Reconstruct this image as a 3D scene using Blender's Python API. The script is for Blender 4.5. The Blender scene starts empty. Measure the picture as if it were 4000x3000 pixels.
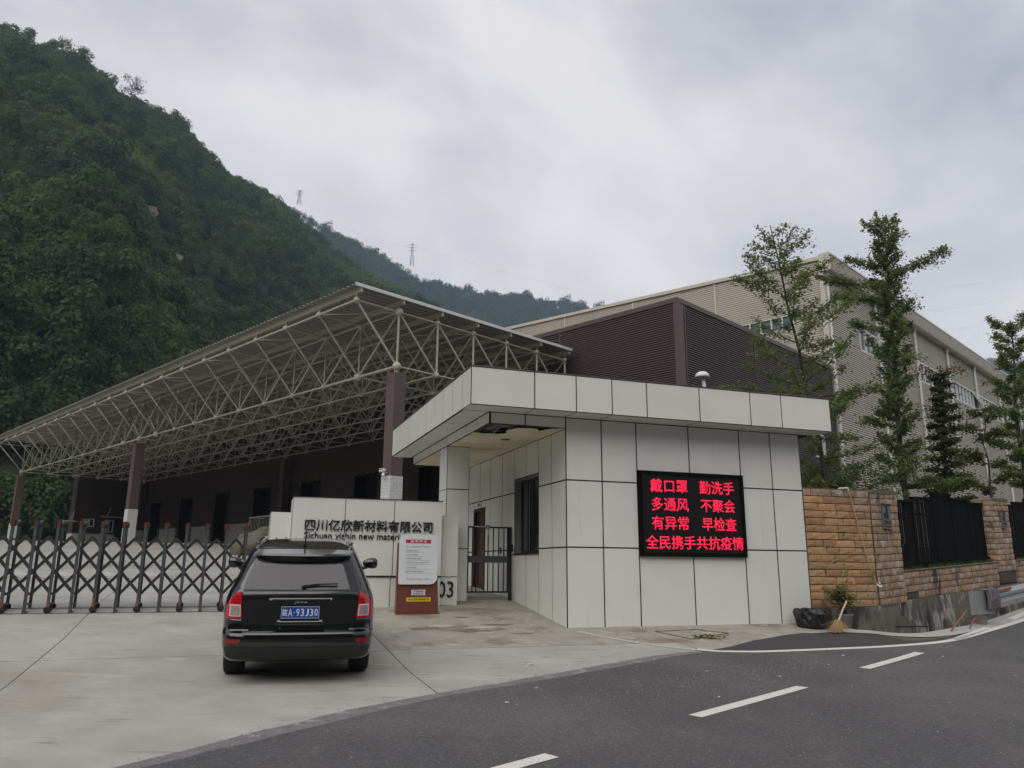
import bpy, bmesh, math, random
from math import sin, cos, pi, radians, atan2, hypot, sqrt
from mathutils import Vector, Matrix, noise
random.seed(7)
scene = bpy.context.scene
C = scene.collection

# ------------------------------------------------------------ camera, sky, sun, exposure
PITCH, ROLL, FPX = 0.232154, 0.0068195, 3024.8
cd = bpy.data.cameras.new('camera')
cd.sensor_fit = 'HORIZONTAL'; cd.sensor_width = 36.0
cd.lens = FPX / 4000 * 36.0
cd.clip_start = 0.1; cd.clip_end = 9000
cam = bpy.data.objects.new('camera', cd); C.objects.link(cam)
fw = Vector((0, cos(PITCH), sin(PITCH))); u0 = Vector((0, -sin(PITCH), cos(PITCH))); r0 = Vector((1, 0, 0))
rr = r0 * cos(ROLL) + u0 * sin(ROLL); uu = u0 * cos(ROLL) - r0 * sin(ROLL)
cam.matrix_world = Matrix(((rr.x, uu.x, -fw.x, 0), (rr.y, uu.y, -fw.y, 0), (rr.z, uu.z, -fw.z, 0), (0, 0, 0, 1)))
scene.camera = cam

SUN_AZ, SUN_EL = radians(-158), radians(42)
world = bpy.data.worlds.new('World'); scene.world = world; world.use_nodes = True
wn = world.node_tree; wn.nodes.clear()
def N(t, typ, **kw):
    n = t.nodes.new(typ)
    for k, v in kw.items():
        if k in n.inputs: n.inputs[k].default_value = v
        else: setattr(n, k, v)
    return n
sky = N(wn, 'ShaderNodeTexSky', sky_type='NISHITA', sun_disc=False, sun_elevation=SUN_EL, sun_rotation=SUN_AZ)
tc = N(wn, 'ShaderNodeTexCoord')
mp = N(wn, 'ShaderNodeMapping'); mp.inputs['Scale'].default_value = (1.0, 1.0, 1.6); mp.inputs['Location'].default_value = (3.7, 1.8, 0.74)
wn.links.new(tc.outputs['Generated'], mp.inputs['Vector'])
n1 = N(wn, 'ShaderNodeTexNoise', Scale=1.7, Detail=6.0, Roughness=0.56, Distortion=0.25)
wn.links.new(mp.outputs[0], n1.inputs['Vector'])
cr = N(wn, 'ShaderNodeValToRGB')
cr.color_ramp.elements[0].position = 0.38; cr.color_ramp.elements[0].color = (2.35, 2.45, 2.85, 1)
cr.color_ramp.elements[1].position = 0.62; cr.color_ramp.elements[1].color = (4.7, 4.55, 4.6, 1)
wn.links.new(n1.outputs['Fac'], cr.inputs['Fac'])
sz = N(wn, 'ShaderNodeSeparateXYZ'); wn.links.new(tc.outputs['Generated'], sz.inputs[0])
el = N(wn, 'ShaderNodeMapRange'); el.inputs[1].default_value = 0.50; el.inputs[2].default_value = 0.18; el.inputs[3].default_value = 0.0; el.inputs[4].default_value = 0.6
wn.links.new(sz.outputs[2], el.inputs[0])
lo = N(wn, 'ShaderNodeMixRGB'); lo.inputs[2].default_value = (5.7, 5.4, 5.3, 1); wn.links.new(el.outputs[0], lo.inputs[0]); wn.links.new(cr.outputs[0], lo.inputs[1])
mx = N(wn, 'ShaderNodeMixRGB'); mx.inputs[0].default_value = 0.96
wn.links.new(sky.outputs[0], mx.inputs[1]); wn.links.new(lo.outputs[0], mx.inputs[2])
bg = N(wn, 'ShaderNodeBackground'); bg.inputs['Strength'].default_value = 0.1
wn.links.new(mx.outputs[0], bg.inputs['Color'])
wo = N(wn, 'ShaderNodeOutputWorld'); wn.links.new(bg.outputs[0], wo.inputs['Surface'])

sl = bpy.data.lights.new('sun', 'SUN'); sl.energy = 1.5; sl.angle = radians(75); sl.color = (1.0, 0.955, 0.89)
so = bpy.data.objects.new('sun', sl); C.objects.link(so)
so.rotation_euler = Vector((-sin(SUN_AZ) * cos(SUN_EL), -cos(SUN_AZ) * cos(SUN_EL), -sin(SUN_EL))).to_track_quat('-Z', 'Y').to_euler()
scene.view_settings.view_transform = 'Standard'; scene.view_settings.look = 'None'
scene.view_settings.exposure = 0.94; scene.view_settings.gamma = 1.0
scene.render.engine = 'CYCLES'
scene.cycles.use_denoising = True
scene.cycles.max_bounces = 6; scene.cycles.diffuse_bounces = 3; scene.cycles.transparent_max_bounces = 6
scene.cycles.volume_bounces = 0

# ------------------------------------------------------------ frames and helpers
class Frame:
    def __init__(s, x, y, ang): s.o = Vector((x, y, 0)); s.ang = ang; s.m = Matrix.Translation((x, y, 0)) @ Matrix.Rotation(ang, 4, 'Z')
    def w(s, p): return s.m @ Vector(p)
    def l(s, p): return s.m.inverted() @ Vector(p)
GA = Frame(1.038, 14.692, radians(90 - 70.554))      # guard house: x along its front, y back into the site
GW = Frame(-4.237, 27.548, radians(90 - 44.573))     # warehouses and canopy: x into the site, y along the canopy eave
P0 = GA.w((7.24, 0, 0)); GF = Frame(P0.x, P0.y, radians(90 - 49))   # roadside fence
WORLD = Frame(0, 0, 0)

def tag(o, label=None, cat=None, group=None, kind=None):
    if label: o['label'] = label
    if cat: o['category'] = cat
    if group: o['group'] = group
    if kind: o['kind'] = kind
    return o
def root(name, label, cat, fr, p, group=None, rz=0.0):
    o = bpy.data.objects.new(name, None); C.objects.link(o)
    o.empty_display_size = 0.2
    o.matrix_world = fr.m @ Matrix.Translation(p) @ Matrix.Rotation(rz, 4, 'Z')
    o['_p'] = list(p)
    return tag(o, label, cat, group)
class MB:
    """collects geometry in a frame's coordinates"""
    def __init__(s): s.v = []; s.f = []; s.mi = []
    def add(s, v, f, m=0):
        n = len(s.v); s.v += [tuple(a) for a in v]; s.f += [tuple(i + n for i in q) for q in f]; s.mi += [m] * len(f); return s
    def box(s, x0, x1, y0, y1, z0, z1, m=0):
        if x0 > x1: x0, x1 = x1, x0
        if y0 > y1: y0, y1 = y1, y0
        if z0 > z1: z0, z1 = z1, z0
        v = [(x0,y0,z0),(x1,y0,z0),(x1,y1,z0),(x0,y1,z0),(x0,y0,z1),(x1,y0,z1),(x1,y1,z1),(x0,y1,z1)]
        return s.add(v, [(3,2,1,0),(4,5,6,7),(0,1,5,4),(1,2,6,5),(2,3,7,6),(3,0,4,7)], m)
    def bar(s, a, b, w, h=None, m=0, up=(0,0,1)):
        a = Vector(a); b = Vector(b); h = h or w; d = (b - a).normalized(); u = Vector(up)
        if abs(d.dot(u)) > .98: u = Vector((0, 1, 0))
        sx = d.cross(u).normalized() * w / 2; sy = sx.cross(d).normalized() * h / 2
        v = [p + i * sx + j * sy for p in (a, b) for i, j in ((-1,-1),(1,-1),(1,1),(-1,1))]
        return s.add(v, [(0,1,2,3),(7,6,5,4),(0,4,5,1),(1,5,6,2),(2,6,7,3),(3,7,4,0)], m)
    def tube(s, pts, r, n=8, m=0, cap=True):
        pts = [Vector(p) for p in pts]; rs = r if isinstance(r, (list, tuple)) else [r] * len(pts)
        d = (pts[1] - pts[0]).normalized(); u = Vector((0,0,1)) if abs(d.z) < .9 else Vector((1,0,0))
        sx = d.cross(u).normalized(); v = []
        for i, p in enumerate(pts):
            if i: 
                d = (pts[min(i+1, len(pts)-1)] - pts[i-1]).normalized()
            sx = (sx - d * sx.dot(d)).normalized(); sy = d.cross(sx)
            v += [p + (sx * cos(2*pi*k/n) + sy * sin(2*pi*k/n)) * rs[i] for k in range(n)]
        f = [(i*n+k, i*n+(k+1)%n, (i+1)*n+(k+1)%n, (i+1)*n+k) for i in range(len(pts)-1) for k in range(n)]
        if cap: f += [tuple(range(n-1,-1,-1)), tuple((len(pts)-1)*n+k for k in range(n))]
        return s.add(v, f, m)
    def lathe(s, c, prof, n=16, m=0, axis='Z'):
        v = []
        for r, z in prof:
            for k in range(n):
                x, y = r*cos(2*pi*k/n), r*sin(2*pi*k/n)
                q = (x, y, z) if axis == 'Z' else ((x, z, y) if axis == 'Y' else (z, x, y))
                v.append((c[0]+q[0], c[1]+q[1], c[2]+q[2]))
        L = len(prof)
        f = [(i*n+k, i*n+(k+1)%n, (i+1)*n+(k+1)%n, (i+1)*n+k) for i in range(L-1) for k in range(n)]
        f += [tuple(range(n-1,-1,-1)), tuple((L-1)*n+k for k in range(n))]
        return s.add(v, f, m)
    def prism(s, poly, y0, y1, m=0):
        """poly in (x,z), extruded along y"""
        n = len(poly)
        v = [(x, y0, z) for x, z in poly] + [(x, y1, z) for x, z in poly]
        return s.add(v, [tuple(range(n)), tuple(range(2*n-1, n-1, -1))] + [(i, i+n, (i+1)%n+n, (i+1)%n) for i in range(n)], m)
    def prismz(s, poly, z0, z1, m=0):
        n = len(poly)
        v = [(x, y, z0) for x, y in poly] + [(x, y, z1) for x, y in poly]
        return s.add(v, [tuple(range(n-1,-1,-1)), tuple(range(n, 2*n))] + [(i, (i+1)%n, (i+1)%n+n, i+n) for i in range(n)], m)
    def mesh(s, name, mats, smooth=False, off=(0,0,0)):
        me = bpy.data.meshes.new(name)
        me.from_pydata([(a[0]-off[0], a[1]-off[1], a[2]-off[2]) for a in s.v], [], s.f)
        for m in (mats if isinstance(mats, (list, tuple)) else [mats]): me.materials.append(m)
        for p, i in zip(me.polygons, s.mi): p.material_index = i; p.use_smooth = smooth
        me.update(); return me
    def build(s, name, mats, parent=None, fr=None, smooth=False, **kw):
        """as a child of a root: vertices are given in the frame of the root"""
        if parent is not None:
            off = parent['_p'] if '_p' in parent else parent['_off']
            me = s.mesh(name, mats, smooth, off)
            o = bpy.data.objects.new(name, me); C.objects.link(o); o.parent = parent; o['_off'] = list(off)
        else:
            me = s.mesh(name, mats, smooth)
            o = bpy.data.objects.new(name, me); C.objects.link(o)
            if fr: o.matrix_world = fr.m.copy()
        return tag(o, **kw)
def place(me, name, parent, loc, rot=None, scale=None, **kw):
    """another object on shared mesh data; loc in the frame of the root"""
    o = bpy.data.objects.new(name, me); C.objects.link(o); o.parent = parent
    off = parent['_p'] if '_p' in parent else parent['_off']
    o['_off'] = list(loc)
    o.location = (loc[0]-off[0], loc[1]-off[1], loc[2]-off[2])
    if rot is not None: o.rotation_euler = rot
    if scale is not None: o.scale = scale
    return tag(o, **kw)
def copy_tree(o, parent=None):
    c = o.copy(); C.objects.link(c); c.parent = parent
    for ch in [k for k in bpy.data.objects if k.parent == o]: copy_tree(ch, c)
    return c

# ------------------------------------------------------------ materials
def mat(name, col, rough=0.6, metal=0.0, var=None, var2=None, rnd=0.0, bump=None, spec=0.5, coat=0.0, emit=None, mottle=None, streak=None, trans=0.0):
    """var=(scale, amount): value noise; var2=(scale, colour, threshold, softness): second colour in patches; rnd: per-object value spread"""
    m = bpy.data.materials.new(name); m.use_nodes = True; t = m.node_tree; b = t.nodes['Principled BSDF']
    b.inputs['Roughness'].default_value = rough; b.inputs['Metallic'].default_value = metal
    b.inputs['Specular IOR Level'].default_value = spec
    if coat: b.inputs['Coat Weight'].default_value = coat; b.inputs['Coat Roughness'].default_value = 0.05
    c4 = (*col, 1); L = t.links.new
    geo = N(t, 'ShaderNodeNewGeometry')
    cur = N(t, 'ShaderNodeRGB'); cur.outputs[0].default_value = c4; cur = cur.outputs[0]
    def mixc(a, bcol, fac, mode='MIX'):
        x = N(t, 'ShaderNodeMixRGB'); x.blend_type = mode
        if isinstance(fac, float): x.inputs[0].default_value = fac
        else: L(fac, x.inputs[0])
        L(a, x.inputs[1])
        if isinstance(bcol, tuple): x.inputs[2].default_value = (*bcol[:3], 1)
        else: L(bcol, x.inputs[2])
        return x.outputs[0]
    def nz(scale, det=4.0, sc3=None, rough=.6):
        x = N(t, 'ShaderNodeTexNoise', Scale=scale, Detail=det, Roughness=rough)
        src = geo.outputs['Position']
        if sc3:
            mm = N(t, 'ShaderNodeMapping'); mm.inputs['Scale'].default_value = sc3; L(src, mm.inputs[0]); src = mm.outputs[0]
        L(src, x.inputs['Vector']); return x.outputs['Fac']
    def ramp(src, a, b_):
        x = N(t, 'ShaderNodeMapRange'); x.inputs[1].default_value = a; x.inputs[2].default_value = b_; L(src, x.inputs[0]); return x.outputs[0]
    for v2 in (var2 if isinstance(var2, list) else [var2] if var2 else []):
        f = nz(v2[0], 5.0, v2[4] if len(v2) > 4 else None); f = ramp(f, v2[2], v2[2] + v2[3]); cur = mixc(cur, v2[1], f)
    if streak:
        f = nz(streak[0], 3.0, (1, 1, 0.07)); f = ramp(f, streak[2], streak[2] + .25); cur = mixc(cur, streak[1], f)
    if var:
        f = nz(var[0], 6.0, None, .65); x = N(t, 'ShaderNodeMapRange'); x.inputs[3].default_value = 1 - var[1]; x.inputs[4].default_value = 1 + var[1]
        x.inputs[1].default_value = .25; x.inputs[2].default_value = .75
        L(f, x.inputs[0]); cur = mixc(cur, x.outputs[0], 1.0, 'MULTIPLY')
    if mottle:
        f = nz(mottle[0], 2.0); f = ramp(f, mottle[1], mottle[1] + .06); cur = mixc(cur, mottle[2], f)
    if rnd:
        oi = N(t, 'ShaderNodeObjectInfo'); x = N(t, 'ShaderNodeMapRange'); x.inputs[3].default_value = 1 - rnd; x.inputs[4].default_value = 1 + rnd
        L(oi.outputs['Random'], x.inputs[0]); cur = mixc(cur, x.outputs[0], 1.0, 'MULTIPLY')
    L(cur, b.inputs['Base Color'])
    if bump:
        f = nz(bump[0], 6.0, None, .7); bp = N(t, 'ShaderNodeBump'); bp.inputs['Strength'].default_value = bump[1]; bp.inputs['Distance'].default_value = bump[2] if len(bump) > 2 else .01
        L(f, bp.inputs['Height']); L(bp.outputs[0], b.inputs['Normal'])
    if emit:
        b.inputs['Emission Color'].default_value = (*emit[0], 1); b.inputs['Emission Strength'].default_value = emit[1]
    return m
def glassy(name, col, rough=.05):
    return mat(name, col, rough, spec=0.6)
M = {}
M['panel'] = mat('cladding_panel', (.72, .715, .67), .3, var=(1.3, .035), rnd=.022, var2=(1.1, (.66, .65, .60), .55, .3), streak=(9.0, (.62, .61, .56), .62))
M['joint'] = mat('dark_joint', (.012, .012, .013), .7)
M['plaster'] = mat('stained_plaster', (.80, .71, .52), .8, var2=(1.4, (.58, .47, .28), .48, .3), bump=(20, .1))
M['rawboard'] = mat('grey_board', (.16, .155, .15), .9, var=(9, .35))
M['black'] = mat('black_metal', (.012, .012, .013), .5)
M['fence'] = mat('black_fence_paint', (.0055, .0055, .006), .85, var=(8, .2), spec=.08)
M['glass'] = glassy('dark_glass', (.015, .018, .018))
M['wglass'] = glassy('window_glass', (.10, .13, .15), .08)
M['wood'] = mat('door_wood', (.055, .018, .013), .45, var=(8, .2))
M['white'] = mat('white_paint', (.70, .70, .69), .45, var=(3, .04))
M['pipe'] = mat('white_drain_pipe', (.68, .68, .66), .5, var=(2, .08))
M['led'] = mat('led_face', (.008, .007, .007), .35)
M['ledred'] = mat('led_red', (.6, .01, .04), .5, emit=((1.0, .012, .06), .62))
M['letter'] = mat('black_letters', (.012, .013, .012), .35)
M['concrete'] = mat('concrete_slab', (.335, .327, .297), .88, var=(1.3, .17), var2=[(.35, (.275, .25, .20), .50, .2), (2.2, (.375, .365, .33), .56, .14, (.5, 1.6, 1)), (3.5, (.24, .22, .18), .62, .06, (.35, 2.2, 1)), (16, (.20, .18, .15), .70, .03)], bump=(60, .25, .004), rnd=.025)
M['concrete_stained'] = mat('stained_concrete', (.30, .285, .245), .9, var=(1.6, .2), var2=[(1.4, (.20, .165, .115), .50, .16), (4.0, (.38, .36, .31), .58, .1)], bump=(60, .3, .004), rnd=.02)
M['asphalt'] = mat('asphalt', (.066, .063, .065), .92, var=(22, .38), var2=[(.22, (.098, .093, .093), .47, .16), (1.1, (.085, .080, .081), .5, .2, (1, .35, 1)), (45, (.17, .165, .16), .58, .1), (19, (.28, .27, .26), .69, .03)], bump=(140, .6, .006))
M['asphalt_new'] = mat('dark_asphalt', (.042, .040, .042), .9, var=(22, .3), var2=(110, (.09, .085, .085), .60, .1), bump=(140, .6, .006))
M['gutter'] = mat('gutter_strip', (.155, .148, .155), .9, var=(3, .22), var2=[(5, (.27, .265, .25), .58, .08), (14, (.06, .06, .06), .63, .05)], bump=(60, .5, .006))
M['roadpaint'] = mat('road_paint', (.62, .61, .56), .7, var=(6, .08), mottle=(55, .60, (.26, .25, .24)))
M['paint_worn'] = mat('worn_road_paint', (.47, .46, .42), .8, var=(6, .1), mottle=(18, .50, (.33, .31, .27)))
M['crack'] = mat('joint_dirt', (.045, .04, .032), .95)
M['earth'] = mat('earth', (.10, .085, .055), .95, var=(1, .25), var2=(.6, (.05, .07, .025), .5, .1))
M['brown'] = mat('brown_sheet', (.088, .058, .057), .5, var=(.7, .06))
M['browntrim'] = mat('brown_trim', (.095, .06, .06), .45)
M['tan'] = mat('cream_sheet', (.54, .50, .43), .5, var=(.5, .05), streak=(1.5, (.48, .42, .33), .62))
M['tantrim'] = mat('cream_trim', (.57, .53, .45), .45)
M['steel'] = mat('painted_steel', (.47, .44, .365), .5, var=(2.5, .12), var2=(1.1, (.30, .22, .11), .63, .12))
M['roofsheet'] = mat('roof_sheet', (.28, .27, .255), .5, var=(.6, .08))
M['column'] = mat('brown_column', (.115, .078, .076), .55, var=(3, .08))
M['tile'] = mat('white_tile', (.62, .62, .61), .3, rnd=.05)
M['grout'] = mat('tile_grout', (.33, .32, .31), .9)
M['dock'] = mat('dock_concrete', (.36, .35, .33), .85, var=(1.5, .12))
M['dark'] = mat('dark_interior', (.012, .011, .011), .8)
M['gate'] = mat('gate_grey', (.062, .068, .072), .38, metal=.0, var=(6, .15))
M['gatedark'] = mat('gate_dark', (.032, .034, .035), .45, var=(6, .15))
M['rubber'] = mat('rubber', (.014, .014, .014), .8, bump=(60, .3, .003))
M['orange'] = mat('orange_reflector', (.20, .075, .045), .4)
M['redlamp'] = mat('red_lamp_cap', (.13, .032, .024), .35, var=(20, .2))
M['stonew'] = mat('sandstone_orange', (.41, .235, .115), .85, var=(5, .22), var2=[(2.2, (.37, .26, .165), .5, .12), (6, (.17, .075, .03), .60, .08)], rnd=.24, bump=(35, .6, .01))
M['stonep'] = mat('sandstone_weathered', (.34, .23, .155), .88, var=(5, .28), var2=[(3.0, (.40, .36, .32), .55, .1), (2.0, (.07, .06, .05), .56, .09, (1, 1, .35))], rnd=.2, bump=(35, .7, .01))
M['mortar'] = mat('stone_mortar', (.075, .058, .045), .95, var=(8, .3))
M['basec'] = mat('grimy_concrete', (.155, .14, .12), .9, var=(3, .3), var2=[(1.6, (.04, .036, .032), .52, .1, (1, 1, .3)), (3.3, (.36, .34, .31), .56, .06, (1, 1, .4))], bump=(25, .6, .01))
M['plaque'] = mat('plaque_grey', (.15, .15, .155), .55, metal=.3, var=(12, .2))
M['moss'] = mat('moss_capping', (.13, .115, .065), .95, var=(8, .3))
M['grass'] = mat('grass', (.055, .09, .025), .9, rnd=.2, var=(3, .3))
M['galv'] = mat('galvanised', (.33, .335, .34), .42, metal=.55, var=(5, .12))
M['tanpipe'] = mat('tan_pipe', (.42, .31, .21), .6, var=(10, .15))
M['rust'] = mat('rusty_band', (.24, .125, .075), .8, var=(10, .3))
M['postc'] = mat('post_concrete', (.22, .19, .15), .9, var=(6, .3))
M['bag'] = mat('black_plastic', (.010, .010, .011), .22, bump=(14, .5, .03))
M['straw'] = mat('straw', (.38, .26, .125), .8, rnd=.1, var=(30, .3))
M['stick'] = mat('bamboo_stick', (.50, .42, .26), .6)
M['redstick'] = mat('rust_red_stick', (.22, .095, .06), .6, var=(10, .2))
M['pot'] = mat('grey_pot', (.22, .20, .19), .8, var=(8, .2))
M['mop'] = mat('mop_yarn', (.16, .145, .16), .95, var=(40, .4))
M['bark'] = mat('bark', (.055, .045, .033), .95, var=(8, .35), bump=(30, .6, .01))
M['standred'] = mat('sign_maroon', (.15, .043, .03), .4)
M['board'] = mat('sign_white', (.66, .70, .71), .35)
M['pink'] = mat('sign_crimson', (.50, .012, .055), .5)
M['yellow'] = mat('sticker_yellow', (.70, .50, .03), .5)
M['stickw'] = mat('sticker_white', (.62, .58, .62), .5)
M['blueink'] = mat('ink_blue', (.10, .15, .26), .6)
M['greyink'] = mat('ink_grey', (.16, .17, .19), .6)
M['pinkink'] = mat('ink_pink', (.50, .16, .22), .6)
M['rock'] = mat('boulder_rock', (.13, .11, .085), .9, var=(2, .35), var2=(2.5, (.07, .08, .04), .5, .15), bump=(8, .9, .05))
M['cliff'] = mat('hill_rock', (.15, .13, .095), .95, var=(.15, .35), bump=(.6, 1.0, .6))
M['hill'] = mat('hillside_soil', (.030, .040, .018), .95, var=(.03, .35), var2=(.02, (.07, .062, .04), .60, .1))
def leafmat(name, a, b_, patch=(.05, (.11, .135, .03)), rough=.6):
    m = bpy.data.materials.new(name); m.use_nodes = True; t = m.node_tree; bs = t.nodes['Principled BSDF']; L = t.links.new
    oi = N(t, 'ShaderNodeObjectInfo'); geo = N(t, 'ShaderNodeNewGeometry')
    x = N(t, 'ShaderNodeMixRGB'); x.inputs[1].default_value = (*a, 1); x.inputs[2].default_value = (*b_, 1)
    L(oi.outputs['Random'], x.inputs[0])
    nn = N(t, 'ShaderNodeTexNoise', Scale=patch[0], Detail=4.0); L(geo.outputs['Position'], nn.inputs['Vector'])
    mr = N(t, 'ShaderNodeMapRange'); mr.inputs[1].default_value = .48; mr.inputs[2].default_value = .72; L(nn.outputs['Fac'], mr.inputs[0])
    y = N(t, 'ShaderNodeMixRGB'); L(mr.outputs[0], y.inputs[0]); L(x.outputs[0], y.inputs[1]); y.inputs[2].default_value = (*patch[1], 1)
    n2 = N(t, 'ShaderNodeTexNoise', Scale=3.0, Detail=2.0); L(geo.outputs['Position'], n2.inputs['Vector'])
    m2 = N(t, 'ShaderNodeMapRange'); m2.inputs[3].default_value = .65; m2.inputs[4].default_value = 1.35; L(n2.outputs['Fac'], m2.inputs[0])
    z = N(t, 'ShaderNodeMixRGB'); z.blend_type = 'MULTIPLY'; z.inputs[0].default_value = 1; L(y.outputs[0], z.inputs[1]); L(m2.outputs[0], z.inputs[2])
    L(z.outputs[0], bs.inputs['Base Color']); bs.inputs['Roughness'].default_value = rough; bs.inputs['Specular IOR Level'].default_value = .25
    tr = N(t, 'ShaderNodeBsdfTranslucent'); L(z.outputs[0], tr.inputs['Color'])
    ms = N(t, 'ShaderNodeMixShader'); ms.inputs[0].default_value = .45
    L(bs.outputs[0], ms.inputs[1]); L(tr.outputs[0], ms.inputs[2]); L(ms.outputs[0], t.nodes['Material Output'].inputs['Surface'])
    return m
M['leafhill'] = leafmat('hill_foliage', (.016, .040, .012), (.085, .130, .034), (.02, (.14, .185, .045)))
M['leaffar'] = leafmat('far_foliage', (.024, .042, .022), (.045, .068, .03), (.01, (.06, .08, .03)))
M['leafA'] = leafmat('ginkgo_foliage', (.15, .195, .065), (.19, .24, .085), (1.2, (.16, .20, .075)))
M['leafB'] = leafmat('cedar_foliage', (.075, .095, .034), (.09, .11, .038), (1.5, (.11, .12, .03)))
M['leafC'] = leafmat('olive_foliage', (.075, .095, .025), (.09, .11, .03), (1.5, (.13, .12, .035)))
M['leafR'] = leafmat('reddish_foliage', (.20, .075, .03), (.24, .10, .04), (1.5, (.14, .13, .04)))

# ------------------------------------------------------------ lettering
def text(s, name, m, parent, a, b, z, w=None, h=None, ex=.004, bold=0.0, align='L', ang=0.0, tilt=0.0, flip=False, **kw):
    """upright lettering facing -y of the root's frame; (a, b, z) = left/centre bottom corner, fitted to width w and height h"""
    cu = bpy.data.curves.new(name, 'FONT'); cu.body = s; cu.size = 1; cu.extrude = 0.0; cu.offset = bold; cu.resolution_u = 2
    if kw.get('sp'): cu.space_character = kw.pop('sp')
    if kw.get('lh'): cu.space_line = kw.pop('lh')
    to = bpy.data.objects.new('tmp', cu); C.objects.link(to)
    dg = bpy.context.evaluated_depsgraph_get(); me = bpy.data.meshes.new_from_object(to.evaluated_get(dg))
    bpy.data.objects.remove(to); 
    xs = [v.co.x for v in me.vertices]; ys = [v.co.y for v in me.vertices]
    x0, x1, y0, y1 = min(xs), max(xs), min(ys), max(ys)
    sx = w / (x1 - x0) if w else None; sy = h / (y1 - y0) if h else None
    sx = sx or sy; sy = sy or sx
    bm = bmesh.new(); bm.from_mesh(me)
    if ex > 0.0011:
        g = bmesh.ops.extrude_face_region(bm, geom=list(bm.faces))
        for v in [q for q in g['geom'] if isinstance(q, bmesh.types.BMVert)]: v.co.z += 1
    off = parent['_p'] if '_p' in parent else parent['_off']
    cx = (x0 + x1) / 2 if align == 'C' else x0
    for v in bm.verts:
        lx, lz, d = (v.co.x - cx) * sx, (v.co.y - y0) * sy, -v.co.z * ex
        v.co = Vector((lx, d + lz * tilt, lz)) + Vector((a - off[0], b - off[1], z - off[2]))
    bm.to_mesh(me); bm.free(); me.materials.clear(); me.materials.append(m)
    for p in me.polygons: p.material_index = 0
    o = bpy.data.objects.new(name, me); C.objects.link(o); o.parent = parent; o['_off'] = list(off)
    return tag(o, **kw)

# ------------------------------------------------------------ ground
KN = [(-70,-1.9),(-30,-1.72),(-13.5,-1.6),(-8,-1.48),(-3.15,-1.335),(0,-1.078),(1.6,-.877),(2.3,-.79),(3,-.70),(5,-.56),(12,-.12),(20,.38),(35.6,1.22),(57,1.74),(80,1.8),(4000,1.8)]
def gb_raw(b):
    for (x0, y0), (x1, y1) in zip(KN, KN[1:]):
        if b <= x1: return y0 + (y1 - y0) * max(0, (b - x0)) / (x1 - x0)
    return KN[-1][1]
BK = [-70 + .5 * i for i in range(301)]
BT = [sum(gb_raw(b + d * .2) for d in (-2, -1, 0, 1, 2)) / 5 for b in BK]
def gb(b):
    if b >= BK[-1]: return BT[-1]
    if b <= BK[0]: return BT[0]
    i = int((b - BK[0]) / .5); t = (b - BK[0]) / .5 - i
    return BT[i] * (1 - t) + BT[min(i + 1, 300)] * t
def gz(x, y): return gb(GA.l((x, y, 0)).y)
mb = MB()
KB = [(5.85,-.80),(6.3,-1.20),(6.9,-1.36),(7.86,-1.02),(9.5,-.38),(11,.35),(13,1.4),(16.5,3.2)]   # back edge of the kerb strip
def ditch(a, b):
    """open drainage channel between the kerb strip and the stone walls"""
    if not 5.80 < a < 16.4: return 0.0
    for (x0, y0), (x1, y1) in zip(KB, KB[1:]):
        if a <= x1: kb = y0 + (y1 - y0) * max(0, a - x0) / (x1 - x0); break
    return -.62 if kb < b < max(0, (a - 7.24) * .393) + .2 else 0.0
av = [-3000, -400, -120, -60, -30, -10, 5.5] + [5.75 + .125*i for i in range(90)] + [30, 60, 120, 400, 3000]
bv = sorted(set([-3000, -400, -150] + BK + [-2 + .125*i for i in range(57)] + [150, 400, 3000]))
v = [(a, b, gb(b) + ditch(a, b)) for b in bv for a in av]; n = len(av)
mb.add(v, [(j*n+i, j*n+i+1, (j+1)*n+i+1, (j+1)*n+i) for j in range(len(bv)-1) for i in range(n-1)])
mb.build('ground', M['earth'], fr=GA, kind='structure')
def sheet(name, poly, lift, m, parent=None, **kw):
    """flat sheet that follows the ground, poly in guard-house frame (a, b)"""
    bm = bmesh.new(); bm.faces.new([bm.verts.new((a, b, 0)) for a, b in poly])
    b0, b1 = min(p[1] for p in poly), max(p[1] for p in poly)
    k = math.ceil(b0 * 2) / 2
    while k < b1 and k < 80:
        bmesh.ops.bisect_plane(bm, geom=bm.verts[:] + bm.edges[:] + bm.faces[:], plane_co=(0, k, 0), plane_no=(0, 1, 0)); k += .5
    for v_ in bm.verts: v_.co.z = gb(v_.co.y) + lift
    bmesh.ops.recalc_face_normals(bm, faces=bm.faces)
    if sum(f.normal.z for f in bm.faces) < 0: bmesh.ops.reverse_faces(bm, faces=bm.faces)
    me = bpy.data.meshes.new(name); bm.to_mesh(me); bm.free(); me.materials.append(m)
    o = bpy.data.objects.new(name, me); C.objects.link(o)
    if parent is not None: o.parent = parent
    else: o.matrix_world = GA.m.copy()
    return tag(o, **kw)
def ribbon(pts, w, wob=0.0):
    L, R = [], []
    for i, p in enumerate(pts):
        q0 = pts[max(i-1, 0)]; q1 = pts[min(i+1, len(pts)-1)]; d = Vector((q1[0]-q0[0], q1[1]-q0[1])).normalized()
        nx, ny = -d.y, d.x; ww = w + random.uniform(-wob, wob)
        L.append((p[0]+nx*ww/2, p[1]+ny*ww/2)); R.append((p[0]-nx*ww/2, p[1]-ny*ww/2))
    return L + R[::-1]
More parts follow.
